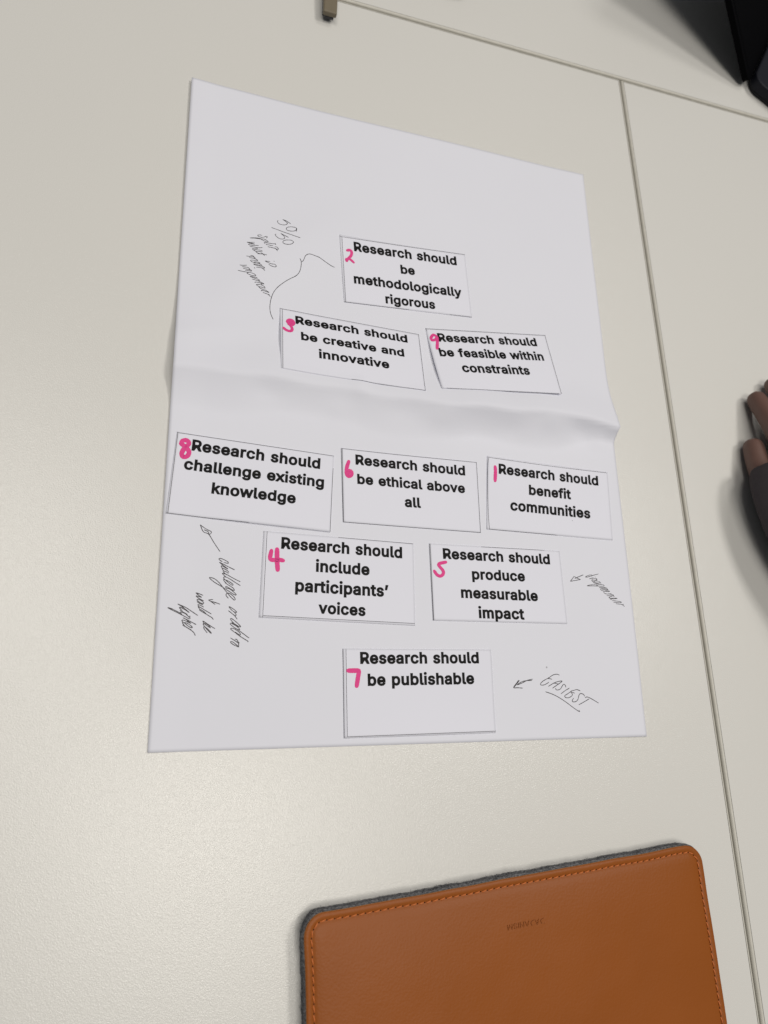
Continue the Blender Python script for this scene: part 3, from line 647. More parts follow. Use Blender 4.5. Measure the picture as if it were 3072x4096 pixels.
# ------------------------------------------------------------------ the printed cards
# bold sans glyphs: advance, flat vertex list, flat triangle list (1/1000 em)
GL = json.loads(r'''{"R":[449,[60,0,60,509,236,509,290,504,333,489,367,465,390,433,405,395,409,352,405,309,390,271,367,240,333,217,289,203,236,198,96,198,96,255,234,255,269,258,298,267,319,281,334,300,342,324,345,352,342,380,334,405,319,425,298,440,269,449,233,452,125,452,125,0,353,0,230,229,303,229,428,0],[0,16,1,16,30,1,30,2,1,30,3,2,30,4,3,30,5,4,30,29,5,29,28,5,28,6,5,16,31,30,27,6,28,26,6,27,26,7,6,25,7,26,24,7,25,24,8,7,23,8,24,22,8,23,22,9,8,21,9,22,21,10,9,20,10,21,19,10,20,19,11,10,18,11,19,17,11,18,0,15,16,31,17,16,31,33,17,33,11,17,33,34,11,34,12,11,31,14,33,14,32,33,35,12,34,13,35,12,14,35,13,0,14,15,0,31,14,32,35,14]],"e":[404,[212,-8,161,-2,117,16,82,46,56,85,40,132,34,187,39,242,55,290,81,329,115,359,157,378,205,384,236,382,266,374,294,361,319,341,341,315,357,282,368,242,371,194,371,169,75,169,75,221,338,221,310,202,307,237,298,269,283,294,263,314,237,326,205,330,173,326,146,313,125,294,109,270,99,241,96,211,96,178,100,139,110,106,128,80,151,61,179,50,212,46,234,48,254,53,271,61,285,73,297,88,306,105,365,91,353,63,335,39,311,19,283,4,249,-5],[11,13,12,11,14,13,10,14,11,10,15,14,10,16,15,9,16,10,9,31,16,31,17,16,9,32,31,30,17,31,8,32,9,29,17,30,8,33,32,29,18,17,28,18,29,8,34,33,27,18,28,8,35,34,7,35,8,27,19,18,7,36,35,26,19,27,26,24,19,24,20,19,6,23,7,23,36,7,23,37,36,25,24,26,6,22,23,37,24,23,37,20,24,38,20,37,38,21,20,5,22,6,39,21,38,5,21,22,5,39,21,5,40,39,4,40,5,4,41,40,49,51,50,49,52,51,48,52,49,3,41,4,3,42,41,47,52,48,47,53,52,3,43,42,46,53,47,45,53,46,3,44,43,44,53,45,3,53,44,2,53,3,2,54,53,2,55,54,1,55,2,1,56,55,0,56,1]],"s":[365,[182,-8,145,-5,112,3,84,18,62,38,45,63,36,94,94,107,105,79,124,60,150,49,181,45,217,50,244,62,262,81,268,103,265,121,254,136,237,147,212,155,149,170,104,186,72,208,53,237,47,274,51,305,65,332,87,354,115,370,149,381,187,384,223,381,254,372,279,358,299,339,314,316,324,290,268,277,258,298,243,316,219,328,187,333,156,329,131,317,114,299,109,277,112,258,124,243,144,232,172,223,229,209,275,194,306,171,325,142,331,107,326,75,312,47,290,24,260,6,223,-5],[29,31,30,29,32,31,28,32,29,28,33,32,27,33,28,27,34,33,26,34,27,26,41,34,41,35,34,26,42,41,40,35,41,25,42,26,25,43,42,39,35,40,25,44,43,39,36,35,38,36,39,24,44,25,24,45,44,37,36,38,24,46,45,23,46,24,23,47,46,23,48,47,22,48,23,22,49,48,22,50,49,22,51,50,21,51,22,21,52,51,20,52,21,20,53,52,19,53,20,18,53,19,17,53,18,17,54,53,16,54,17,15,54,16,6,8,7,15,55,54,14,55,15,5,8,6,13,55,14,5,9,8,13,56,55,4,9,5,12,56,13,4,10,9,11,56,12,4,11,10,11,57,56,4,57,11,3,57,4,3,58,57,2,58,3,2,59,58,1,59,2,1,0,59]],"r":[259,[53,0,53,379,112,379,112,321,115,321,130,347,152,367,181,380,213,385,221,385,229,384,237,384,243,384,243,322,239,323,230,324,219,325,207,326,182,323,159,315,140,301,126,284,117,262,114,237,114,0],[7,9,8,7,10,9,7,11,10,7,12,11,7,13,12,6,13,7,0,2,1,0,3,2,5,13,6,4,17,5,17,16,5,16,15,5,15,14,5,14,13,5,4,18,17,4,19,18,0,4,3,0,22,4,22,21,4,21,20,4,20,19,4,0,23,22,0,24,23]],"c":[396,[207,-8,159,-2,117,16,82,46,56,85,40,133,34,187,40,243,56,291,82,330,117,360,159,378,207,384,234,383,260,377,284,368,305,356,324,341,340,322,353,301,362,277,303,262,298,276,290,289,281,301,270,311,257,319,242,325,226,329,207,330,173,325,145,310,124,287,108,258,99,224,96,187,99,151,108,117,124,89,145,66,173,51,207,46,226,48,243,52,258,58,271,66,282,76,292,89,299,102,304,117,363,102,354,78,341,56,325,37,306,21,285,9,261,-1,235,-6],[11,13,12,11,14,13,10,14,11,10,15,14,10,16,15,9,16,10,9,17,16,9,29,17,29,18,17,8,30,9,30,29,9,28,18,29,27,18,28,8,31,30,26,18,27,26,19,18,25,19,26,24,19,25,8,32,31,23,19,24,23,20,19,7,32,8,22,20,23,7,33,32,22,21,20,7,34,33,6,34,7,6,35,34,5,35,6,5,36,35,5,37,36,4,37,5,4,38,37,48,50,49,48,51,50,47,51,48,46,51,47,4,39,38,3,39,4,46,52,51,45,52,46,44,52,45,3,40,39,43,52,44,43,53,52,42,53,43,3,41,40,41,53,42,3,53,41,2,53,3,2,54,53,2,55,54,1,55,2,1,56,55,1,57,56,0,57,1]],"h":[410,[114,227,114,0,53,0,53,509,114,509,114,287,102,287,124,332,152,362,187,379,227,384,264,380,295,369,321,349,341,321,353,285,357,240,357,0,296,0,296,235,290,275,273,304,246,323,210,329,184,326,161,317,141,303,126,283,117,257],[2,4,3,2,6,4,6,5,4,9,11,10,9,12,11,8,12,9,8,13,12,7,13,8,7,23,13,23,14,13,6,25,7,25,24,7,24,23,7,22,14,23,21,14,22,21,15,14,6,26,25,20,15,21,6,27,26,2,28,6,28,27,6,20,16,15,19,16,20,2,0,28,19,17,16,18,17,19,2,1,0]],"o":[415,[207,-8,159,-2,117,16,82,46,56,85,40,133,34,187,40,243,56,291,82,330,117,360,159,378,207,384,256,378,299,360,333,330,359,291,376,243,381,187,376,133,359,85,333,46,299,16,256,-2,207,46,242,51,270,66,292,89,307,117,316,151,319,187,316,224,307,258,292,287,270,310,242,325,207,330,173,325,145,310,124,287,108,258,99,224,96,187,99,151,108,117,124,89,145,66,173,51],[11,13,12,10,13,11,10,14,13,9,14,10,9,15,14,8,37,9,37,36,9,36,15,9,36,35,15,35,16,15,8,38,37,34,16,35,8,39,38,33,16,34,7,39,8,33,17,16,7,40,39,32,17,33,7,41,40,31,17,32,6,41,7,31,18,17,6,42,41,30,18,31,5,42,6,5,43,42,29,18,30,29,19,18,5,44,43,28,19,29,28,20,19,4,44,5,4,45,44,27,20,28,4,46,45,26,20,27,3,46,4,26,21,20,3,47,46,25,21,26,3,24,47,24,21,25,3,21,24,2,21,3,2,22,21,1,22,2,1,23,22,0,23,1]],"u":[410,[182,-5,146,-1,115,11,89,31,69,59,57,95,53,139,53,379,114,379,114,144,119,105,137,75,164,56,200,50,226,53,249,62,268,77,283,97,293,122,296,153,296,379,357,379,357,0,298,0,298,92,307,92,286,47,257,17,222,0],[6,8,7,6,9,8,19,21,20,19,22,21,18,22,19,6,10,9,5,10,6,17,25,18,25,22,18,5,11,10,16,24,17,24,25,17,4,11,5,16,26,24,26,23,24,26,22,25,15,26,16,4,12,11,14,26,15,3,12,4,3,13,12,13,26,14,3,26,13,3,27,26,23,22,26,2,27,3,2,28,27,1,28,2,1,0,28]],"l":[189,[139,-2,101,3,74,20,58,47,53,84,53,509,114,509,114,99,115,77,120,62,130,54,146,52,154,52,160,53,165,53,170,54,181,3,172,1,162,-1,151,-2],[4,6,5,4,7,6,4,8,7,3,8,4,3,9,8,3,10,9,3,11,10,14,16,15,13,16,14,12,16,13,11,16,12,3,16,11,2,16,3,1,16,2,0,16,1,0,17,16,0,18,17,0,19,18]],"d":[424,[195,-8,151,-2,111,16,79,45,55,84,39,133,34,189,39,245,55,293,79,332,112,361,151,378,196,384,228,381,253,373,272,360,287,346,298,331,306,319,311,319,311,509,372,509,372,0,313,0,313,59,307,59,298,46,287,31,272,17,252,4,227,-5,205,47,236,51,263,65,284,86,299,115,309,150,312,189,309,229,300,263,284,291,263,312,237,325,205,330,172,325,145,311,124,290,108,261,99,227,96,189,99,151,109,117,124,88,145,66,172,51],[19,21,20,19,22,21,11,13,12,11,14,13,10,14,11,10,15,14,9,15,10,9,16,15,9,17,16,8,44,9,44,43,9,43,17,9,43,18,17,42,18,43,41,18,42,8,45,44,41,19,18,41,40,19,40,39,19,39,22,19,8,46,45,7,46,8,7,47,46,38,22,39,7,48,47,6,48,7,37,22,38,6,49,48,6,50,49,36,22,37,5,50,6,5,51,50,35,22,36,4,51,5,4,52,51,34,24,35,24,22,35,4,53,52,33,24,34,3,53,4,3,54,53,32,25,33,25,24,33,32,26,25,23,22,24,3,31,54,31,26,32,3,26,31,3,27,26,2,27,3,2,28,27,2,29,28,1,29,2,1,30,29,0,30,1]],"b":[424,[229,-8,198,-5,172,4,153,17,138,31,127,46,118,59,112,59,112,0,53,0,53,509,114,509,114,319,118,319,127,331,137,346,152,360,171,373,197,381,229,384,274,378,313,361,345,332,370,293,385,245,390,189,385,133,370,84,346,45,313,16,274,-2,220,47,253,51,279,66,301,88,316,117,325,151,328,189,325,227,316,261,301,290,280,311,253,325,220,330,188,325,161,312,140,291,125,263,116,229,113,189,116,150,125,115,140,86,162,65,188,51],[9,11,10,9,12,11,18,20,19,17,20,18,17,21,20,16,21,17,16,22,21,15,22,16,14,22,15,14,43,22,43,42,22,42,23,22,13,43,14,13,44,43,13,45,44,41,23,42,9,13,12,9,47,13,47,46,13,46,45,13,40,23,41,40,24,23,39,24,40,9,48,47,38,24,39,38,25,24,9,49,48,37,25,38,9,50,49,36,25,37,36,26,25,35,26,36,9,51,50,35,27,26,34,27,35,9,7,51,7,52,51,33,27,34,7,53,52,33,28,27,32,28,33,7,6,53,6,54,53,9,8,7,5,54,6,31,28,32,5,31,54,5,28,31,4,28,5,4,29,28,3,29,4,2,29,3,2,30,29,1,30,2,1,0,30]],"m":[610,[53,0,53,379,112,379,112,295,108,295,118,323,132,346,151,363,172,376,195,384,219,386,257,380,287,361,309,331,321,295,312,295,322,321,337,343,357,361,381,375,407,383,437,386,468,383,497,372,522,354,541,328,553,296,557,255,557,0,496,0,496,254,490,289,473,313,447,326,419,330,395,328,374,320,358,307,345,290,338,270,335,247,335,0,274,0,274,260,269,288,253,311,229,326,199,330,178,328,158,320,140,307,126,289,117,266,114,238,114,0],[9,11,10,20,22,21,8,11,9,19,22,20,19,23,22,8,12,11,0,2,1,0,4,2,4,3,2,7,12,8,18,23,19,18,24,23,6,12,7,17,24,18,6,13,12,17,25,24,5,47,6,47,13,6,16,34,17,34,25,17,47,46,13,46,14,13,5,48,47,16,35,34,33,25,34,33,26,25,5,49,48,16,36,35,32,26,33,45,14,46,4,49,5,15,36,16,4,50,49,15,37,36,31,26,32,44,15,45,15,14,45,4,51,50,15,38,37,31,27,26,0,52,4,52,51,4,44,38,15,44,39,38,30,27,31,43,39,44,43,40,39,0,53,52,42,40,43,30,28,27,29,28,30,42,41,40,0,54,53]],"t":[227,[204,379,204,327,6,327,6,379,65,471,126,471,126,98,128,76,136,61,150,53,170,50,177,50,185,51,194,52,202,54,213,2,203,-1,192,-3,180,-4,168,-4,125,2,92,21,72,52,65,93],[23,5,4,23,6,5,2,0,3,2,1,0,23,7,6,22,7,23,22,8,7,22,9,8,13,15,14,22,10,9,12,15,13,21,10,22,11,15,12,10,15,11,21,15,10,20,15,21,19,15,20,19,16,15,19,17,16,19,18,17]],"g":[425,[207,-151,168,-148,134,-140,105,-127,82,-110,64,-91,51,-69,101,-41,110,-53,122,-66,136,-78,154,-88,178,-95,207,-97,249,-92,282,-75,304,-47,311,-6,311,68,306,68,298,56,287,41,272,28,252,16,227,8,195,5,152,10,113,27,80,53,55,90,39,136,34,191,39,246,55,293,80,332,112,361,152,378,196,384,228,382,253,373,273,360,288,346,299,331,308,319,313,319,313,379,372,379,372,-9,367,-54,350,-90,324,-117,291,-136,251,-147,205,59,237,63,264,75,285,95,300,121,309,154,312,193,309,231,300,264,285,291,264,312,237,325,205,330,172,325,145,312,124,290,109,262,99,229,96,193,99,155,109,123,124,96,145,76,172,63],[36,38,37,36,39,38,44,46,45,44,47,46,35,39,36,35,40,39,34,40,35,34,41,40,34,42,41,33,66,34,66,65,34,65,42,34,65,43,42,64,43,65,63,43,64,33,67,66,63,44,43,63,62,44,62,61,44,61,60,44,60,47,44,33,68,67,32,68,33,32,69,68,32,70,69,31,70,32,59,47,60,31,71,70,31,72,71,58,47,59,30,72,31,30,73,72,57,47,58,29,73,30,29,74,73,56,18,57,18,47,57,29,75,74,55,18,56,28,75,29,28,76,75,54,19,55,19,18,55,54,20,19,17,47,18,28,53,76,53,20,54,28,20,53,28,21,20,27,21,28,27,22,21,27,23,22,26,23,27,26,24,23,25,24,26,16,47,17,16,48,47,6,8,7,15,48,16,6,9,8,15,49,48,6,10,9,5,10,6,14,49,15,5,11,10,5,12,11,14,50,49,4,12,5,13,50,14,4,13,12,4,50,13,3,50,4,3,51,50,2,51,3,2,52,51,1,52,2,1,0,52]],"i":[167,[84,443,67,446,54,455,44,468,41,483,44,499,54,512,67,521,84,524,100,521,114,512,123,499,126,483,123,468,114,455,100,446,53,0,53,379,114,379,114,0],[16,18,17,16,19,18,7,9,8,6,9,7,6,10,9,5,10,6,5,11,10,4,11,5,4,12,11,3,12,4,3,13,12,2,13,3,2,14,13,1,14,2,1,15,14,0,15,1]],"y":[389,[47,-139,61,-86,71,-87,88,-90,104,-89,118,-84,130,-74,141,-58,151,-36,163,-1,17,379,84,379,165,155,177,121,187,87,196,53,206,21,184,21,193,53,202,87,212,121,224,155,305,379,371,379,204,-58,191,-85,177,-107,159,-124,139,-136,117,-143,91,-145,77,-145,65,-143,54,-141],[9,11,10,9,12,11,21,23,22,21,24,23,9,13,12,20,24,21,19,16,20,16,24,20,9,14,13,18,15,19,15,16,19,9,18,14,18,15,14,9,17,18,9,16,17,9,24,16,8,24,9,7,24,8,7,25,24,6,25,7,5,25,6,4,25,5,4,26,25,0,2,1,0,3,2,3,26,4,0,26,3,0,27,26,0,28,27,0,29,28,33,29,0,32,29,33,32,30,29,31,30,32]],"v":[389,[163,0,17,379,84,379,165,155,177,121,187,87,196,53,206,21,184,21,194,53,203,87,213,121,224,155,305,379,371,379,226,0],[0,2,1,0,3,2,12,14,13,12,15,14,0,4,3,11,15,12,0,5,4,10,15,11,0,9,5,9,6,5,9,6,10,6,15,10,0,8,9,7,15,6,0,7,8,0,15,7]],"n":[410,[114,227,114,0,53,0,53,379,112,379,112,287,102,287,124,332,152,362,187,379,227,384,264,380,295,369,321,349,341,321,353,285,357,240,357,0,296,0,296,235,290,275,273,304,246,323,210,329,184,326,161,317,141,303,126,283,117,257],[9,11,10,9,12,11,2,4,3,2,6,4,6,5,4,8,12,9,8,13,12,7,13,8,7,23,13,23,14,13,6,25,7,25,24,7,24,23,7,22,14,23,21,14,22,21,15,14,6,26,25,20,15,21,6,27,26,2,28,6,28,27,6,20,16,15,19,16,20,2,0,28,19,17,16,18,17,19,2,1,0]],"k":[381,[110,137,110,212,121,212,284,379,360,379,184,199,177,199,53,0,53,509,114,509,114,0,294,0,148,186,191,229,372,0],[7,9,8,7,1,9,1,10,9,2,4,3,2,13,4,13,5,4,2,12,13,5,14,13,7,0,1,10,2,1,10,12,2,0,5,6,0,14,5,10,11,12,7,14,0,10,14,7,11,14,10]],"w":[567,[138,0,23,379,87,379,133,214,143,177,154,137,165,91,175,41,165,41,175,90,186,135,196,176,206,214,252,379,316,379,362,214,371,176,382,136,392,91,402,41,391,41,402,90,413,135,423,176,434,214,480,379,545,379,429,0,368,0,319,172,312,198,305,225,297,252,291,280,284,309,277,338,291,338,284,309,277,280,270,252,263,225,255,198,248,172,199,0],[0,2,1,0,3,2,12,35,13,35,14,13,35,36,14,36,15,14,24,26,25,24,27,26,12,34,35,37,15,36,38,34,37,34,15,37,12,38,34,38,33,34,12,39,38,12,40,39,12,41,40,0,4,3,11,41,12,23,27,24,11,42,41,0,5,4,22,27,23,10,42,11,10,43,42,0,6,5,21,27,22,9,43,10,0,8,6,8,7,6,20,19,21,8,43,9,0,43,8]],"p":[424,[53,-143,53,379,112,379,112,319,118,319,126,331,137,346,152,360,171,373,197,381,229,384,274,378,313,361,345,332,370,293,385,245,390,189,385,133,370,84,346,45,313,16,274,-2,229,-8,198,-5,173,4,153,17,138,31,127,46,118,59,114,59,114,-143,220,47,253,51,279,66,301,88,316,117,325,151,328,189,325,227,316,261,301,290,280,311,253,325,220,330,188,325,161,312,140,291,125,263,116,229,113,189,116,150,125,115,140,86,162,65,188,51],[9,11,10,8,11,9,0,2,1,0,3,2,8,12,11,7,12,8,7,13,12,6,13,7,5,13,6,5,43,13,43,42,13,42,14,13,4,43,5,4,44,43,4,45,44,41,14,42,0,4,3,0,48,4,48,47,4,47,46,4,46,45,4,40,14,41,40,15,14,39,15,40,38,15,39,38,16,15,0,49,48,37,16,38,0,50,49,36,16,37,36,17,16,35,17,36,0,51,50,35,18,17,34,18,35,0,29,51,29,52,51,33,18,34,29,53,52,33,19,18,32,19,33,29,28,53,28,54,53,0,30,29,27,54,28,31,19,32,27,31,54,27,19,31,26,19,27,26,20,19,25,20,26,24,20,25,24,21,20,23,21,24,23,22,21]],"a":[389,[160,-9,126,-5,94,5,68,22,48,45,35,73,30,108,34,138,43,161,58,179,78,193,100,203,125,211,152,216,178,220,209,224,234,227,252,230,265,235,273,243,276,255,276,257,273,279,267,297,256,311,240,322,220,329,196,331,171,329,149,322,132,313,118,301,107,288,100,274,41,291,57,322,79,346,104,364,133,375,163,382,194,384,215,383,239,379,263,372,286,360,306,343,322,320,333,290,337,251,337,0,277,0,277,52,272,52,264,38,252,25,236,12,215,1,190,-6,170,45,202,49,228,59,248,74,263,93,272,115,276,138,276,190,270,186,259,182,246,179,231,176,216,173,200,171,186,169,175,168,154,164,134,159,117,150,103,139,95,124,92,105,94,87,102,72,114,61,130,52,149,47],[39,41,40,39,42,41,38,42,39,38,43,42,37,43,38,37,44,43,36,44,37,36,45,44,35,45,36,35,27,45,27,46,45,35,28,27,26,46,27,35,29,28,25,46,26,35,30,29,34,30,35,24,46,25,24,47,46,34,31,30,23,47,24,34,32,31,22,47,23,33,32,34,22,48,47,21,48,22,20,48,21,19,48,20,19,49,48,18,49,19,17,65,18,65,49,18,16,65,17,15,65,16,14,65,15,13,65,14,12,65,13,11,65,12,10,65,11,9,65,10,9,66,65,64,49,65,9,67,66,9,68,67,8,68,9,8,69,68,8,70,69,8,71,70,8,72,71,8,73,72,8,74,73,8,75,74,7,75,8,7,76,75,7,77,76,7,78,77,63,49,64,6,78,7,6,79,78,62,49,63,5,79,6,5,80,79,61,51,62,51,49,62,5,81,80,60,51,61,4,81,5,4,82,81,4,83,82,59,52,60,52,51,60,4,84,83,59,53,52,50,49,51,58,53,59,4,58,84,4,53,58,3,53,4,3,54,53,3,55,54,2,55,3,2,56,55,1,56,2,1,57,56,0,57,1]],"x":[379,[21,0,171,218,171,171,29,379,100,379,147,306,164,279,179,253,193,229,207,206,175,206,190,229,202,253,216,279,233,306,282,379,352,379,209,169,209,214,358,0,287,0,231,85,214,112,200,136,187,159,173,182,205,182,191,159,178,136,165,112,148,85,91,0],[2,4,3,2,5,4,14,16,15,14,17,16,2,6,5,13,17,14,2,1,6,1,7,6,12,18,13,18,17,13,1,11,7,11,8,7,11,8,12,8,18,12,1,10,11,9,18,8,0,10,1,9,19,18,0,25,10,25,9,10,25,26,9,26,19,9,0,24,25,27,19,26,0,28,24,28,23,24,28,23,27,23,19,27,0,29,28,22,19,23,0,30,29,21,19,22,0,31,30,20,19,21]],"f":[254,[228,379,228,327,6,327,6,379,81,0,81,432,84,461,96,486,113,505,135,519,161,527,187,530,207,529,222,527,234,524,243,521,227,468,222,470,215,472,206,473,195,474,171,470,154,460,145,443,142,419,142,0],[10,12,11,10,13,12,9,13,10,9,14,13,9,15,14,9,16,15,8,17,9,17,16,9,7,19,8,19,18,8,18,17,8,6,20,7,20,19,7,6,21,20,6,22,21,5,22,6,5,23,22,5,24,23,4,24,5,4,25,24,2,0,3,2,1,0]],"\u2019":[177,[52,318,82,509,151,509,98,318],[0,2,1,0,3,2]],"D":[502,[219,0,96,0,96,57,215,57,272,63,318,81,354,110,379,149,394,198,399,255,394,312,379,361,354,399,320,428,275,446,221,452,93,452,93,509,225,509,294,501,353,478,399,441,433,391,455,329,462,255,455,181,433,119,398,68,351,31,291,8,125,509,125,0,60,0,60,509],[32,17,33,17,30,33,32,16,17,30,18,17,31,18,30,31,15,18,15,19,18,15,20,19,15,21,20,32,15,16,32,2,15,2,31,15,31,14,15,31,13,14,31,12,13,31,11,12,31,10,11,31,9,10,31,8,9,31,3,8,3,7,8,3,6,7,3,5,6,3,4,5,32,1,2,31,3,2]],"A":[480,[16,0,201,509,276,509,463,0,395,0,287,302,276,334,264,372,250,420,232,478,245,478,228,419,213,371,201,333,191,302,85,0,110,142,110,199,370,199,370,142],[0,9,1,9,2,1,9,10,2,10,3,2,0,17,9,17,11,9,11,8,9,11,8,10,8,18,10,18,3,10,7,18,8,17,12,11,6,18,7,17,13,12,5,18,6,17,14,13,17,16,14,16,15,14,4,19,5,19,18,5,0,16,17,16,18,17,16,19,18,19,3,18,0,15,16,4,3,19]],"N":[523,[60,0,60,509,136,509,343,183,352,169,363,151,375,130,388,107,401,82,414,55,405,54,402,81,401,108,400,134,399,157,399,178,399,195,399,509,463,509,463,0,387,0,202,290,190,310,177,331,164,354,148,381,130,413,108,452,119,454,121,417,122,384,123,354,124,328,125,307,125,291,125,0],[0,27,1,27,2,1,27,28,2,28,3,2,16,18,17,16,19,18,29,26,28,26,3,28,0,29,27,29,26,27,0,30,29,25,3,26,0,31,30,24,3,25,23,3,24,0,32,31,22,3,23,0,33,32,21,3,22,0,34,33,0,35,34,20,3,21,15,19,16,20,4,3,14,19,15,20,5,4,13,19,14,20,6,5,12,19,13,20,7,6,11,19,12,20,8,7,20,10,8,10,9,8,10,19,11,20,19,10]],"S":[447,[224,-9,172,-4,128,9,91,31,64,60,46,96,38,137,104,137,110,110,123,88,142,71,166,59,194,52,224,49,257,52,286,60,311,74,329,92,341,114,346,139,342,161,332,179,316,193,296,205,272,214,245,222,184,239,128,260,86,289,60,326,52,372,58,413,75,448,102,476,138,498,180,511,227,516,275,511,316,498,351,476,377,449,394,415,401,378,337,378,326,412,302,437,267,453,225,459,194,456,167,448,145,435,129,418,118,398,115,376,119,352,131,334,148,319,169,308,191,300,212,293,264,279,287,272,312,264,336,252,359,238,379,220,395,198,405,171,408,139,403,99,386,64,360,34,323,11,278,-4],[35,37,36,34,37,35,34,38,37,33,38,34,33,39,38,33,40,39,32,47,33,47,40,33,32,48,47,46,40,47,32,49,48,45,40,46,45,41,40,31,49,32,31,50,49,44,41,45,31,51,50,31,52,51,44,42,41,30,52,31,43,42,44,30,53,52,30,54,53,29,54,30,29,55,54,29,56,55,28,56,29,28,57,56,28,58,57,28,59,58,28,60,59,27,60,28,27,61,60,27,62,61,27,63,62,26,63,27,26,64,63,25,64,26,25,65,64,24,65,25,24,66,65,23,66,24,22,66,23,22,67,66,21,67,22,20,67,21,20,68,67,19,68,20,18,68,19,18,69,68,5,7,6,5,8,7,17,69,18,5,9,8,17,70,69,4,9,5,16,70,17,4,10,9,15,70,16,4,11,10,15,71,70,14,71,15,3,11,4,3,12,11,13,71,14,3,13,12,3,71,13,3,72,71,2,72,3,2,73,72,1,73,2,1,0,73]],"M":[628,[60,0,60,509,152,509,277,187,282,174,287,159,293,141,299,123,305,103,311,84,317,65,322,49,307,49,312,65,318,83,324,102,330,121,336,140,342,158,348,174,352,187,476,509,568,509,568,0,504,0,504,291,504,308,504,327,505,347,505,369,506,391,506,413,507,435,507,457,513,457,505,433,498,409,490,386,482,363,474,341,467,322,461,305,456,291,342,0,286,0,170,291,165,304,159,321,152,340,145,361,137,384,129,408,121,432,112,457,119,457,119,437,120,416,120,394,121,372,121,350,122,328,122,309,122,291,122,0],[0,53,1,53,2,1,53,54,2,54,3,2,20,33,21,33,22,21,33,34,22,34,23,22,0,52,53,55,3,54,20,32,33,35,32,34,32,23,34,56,52,55,52,3,55,20,35,32,35,31,32,20,36,35,0,56,52,56,51,52,0,57,56,20,37,36,0,58,57,20,38,37,0,59,58,20,39,38,0,60,59,20,40,39,0,61,60,20,41,40,0,62,61,20,42,41,0,63,62,20,43,42,19,43,20,18,43,19,17,43,18,16,43,17,15,43,16,14,43,15,13,10,14,10,43,14,13,11,10,12,11,13]]}''')
GL['I'] = [160, [50, 0, 110, 0, 110, 509, 50, 509], [0, 1, 2, 0, 2, 3]]
TRACK = 27


def bars(adv, segs, hw):
    """glyph drawn as straight bars"""
    V, F = [], []
    for (x0, y0, x1, y1) in segs:
        o = len(V) // 2
        if abs(y1 - y0) < 1e-6:
            dx = 0
        w_ = hw / max(0.35, abs(y1 - y0) / math.hypot(x1 - x0, y1 - y0))
        V += [x0 - w_, y0, x0 + w_, y0, x1 + w_, y1, x1 - w_, y1]
        F += [o, o + 1, o + 2, o, o + 2, o + 3]
    return [adv, V, F]


GL['k'] = bars(372, [(82, 0, 82, 509), (96, 158, 318, 379), (176, 236, 336, 0)], 30)
GL['w'] = bars(560, [(36, 379, 156, 0), (156, 0, 280, 379), (280, 379, 404, 0), (404, 0, 524, 379)], 29)
GL['x'] = bars(372, [(38, 379, 334, 0), (38, 0, 334, 379)], 31)


def embolden(g, r):
    """glyph grown outwards by r, with mitred corners"""
    adv, vs, fs = g
    P = [np.array((vs[i], vs[i + 1]), float) for i in range(0, len(vs), 2)]
    T = []
    for i in range(0, len(fs), 3):
        a, b, c = fs[i:i + 3]
        ar = (P[b][0] - P[a][0]) * (P[c][1] - P[a][1]) - (P[b][1] - P[a][1]) * (P[c][0] - P[a][0])
        T.append((a, b, c) if ar > 0 else (a, c, b))
    cnt = set()
    for f in T:
        cnt |= {(f[0], f[1]), (f[1], f[2]), (f[2], f[0])}
    edge = [e for e in cnt if (e[1], e[0]) not in cnt and np.linalg.norm(P[e[0]] - P[e[1]]) > 1e-6]
    V = [tuple(p) for p in P]
    F = list(T)
    nrm = {}
    ends = {}
    for (a, b) in edge:
        d = (P[b] - P[a]) / np.linalg.norm(P[b] - P[a])
        n = np.array([d[1], -d[0]])
        o = len(V)
        V += [tuple(P[a]), tuple(P[a] + n * r), tuple(P[b] + n * r), tuple(P[b])]
        F.append((o, o + 1, o + 2, o + 3))
        ends.setdefault(b, []).append((0, d, n))
        ends.setdefault(a, []).append((1, d, n))
    for v, L in ends.items():
        for (_, d0, n0) in [e for e in L if e[0] == 0]:
            for (_, d1, n1) in [e for e in L if e[0] == 1]:
                if d0[0] * d1[1] - d0[1] * d1[0] > 1e-3:
                    k = 1 + n0 @ n1
                    o = len(V)
                    tip = P[v] + r * (n0 + n1) / max(0.75, k)
                    V += [tuple(P[v]), tuple(P[v] + n0 * r), tuple(tip), tuple(P[v] + n1 * r)]
                    F.append((o, o + 1, o + 2, o + 3))
    return [adv, V, F]


_i = GL['i'][1]
for _k in range(1, len(_i), 2):
    if _i[_k] > 430:
        _i[_k] += 34
BOLD = {k: embolden(g, 33) for k, g in GL.items()}
THIN = {k: embolden(g, 9) for k, g in GL.items()}


def layout(txt, track=TRACK, font=BOLD):
    """triangles of one line: verts with ink starting at x = 0, returns (V, F, ink width)"""
    V, F, x = [], [], 0
    for ch in txt:
        if ch == ' ':
            x += 250
            continue
        adv, vs, fs = font[ch]
        o = len(V)
        V += [(p[0] + x, p[1]) for p in vs]
        F += [tuple(i + o for i in f) for f in fs]
        x += adv + track
    x0, x1 = min(v[0] for v in V), max(v[0] for v in V)
    return [(v[0] - x0, v[1]) for v in V], F, x1 - x0


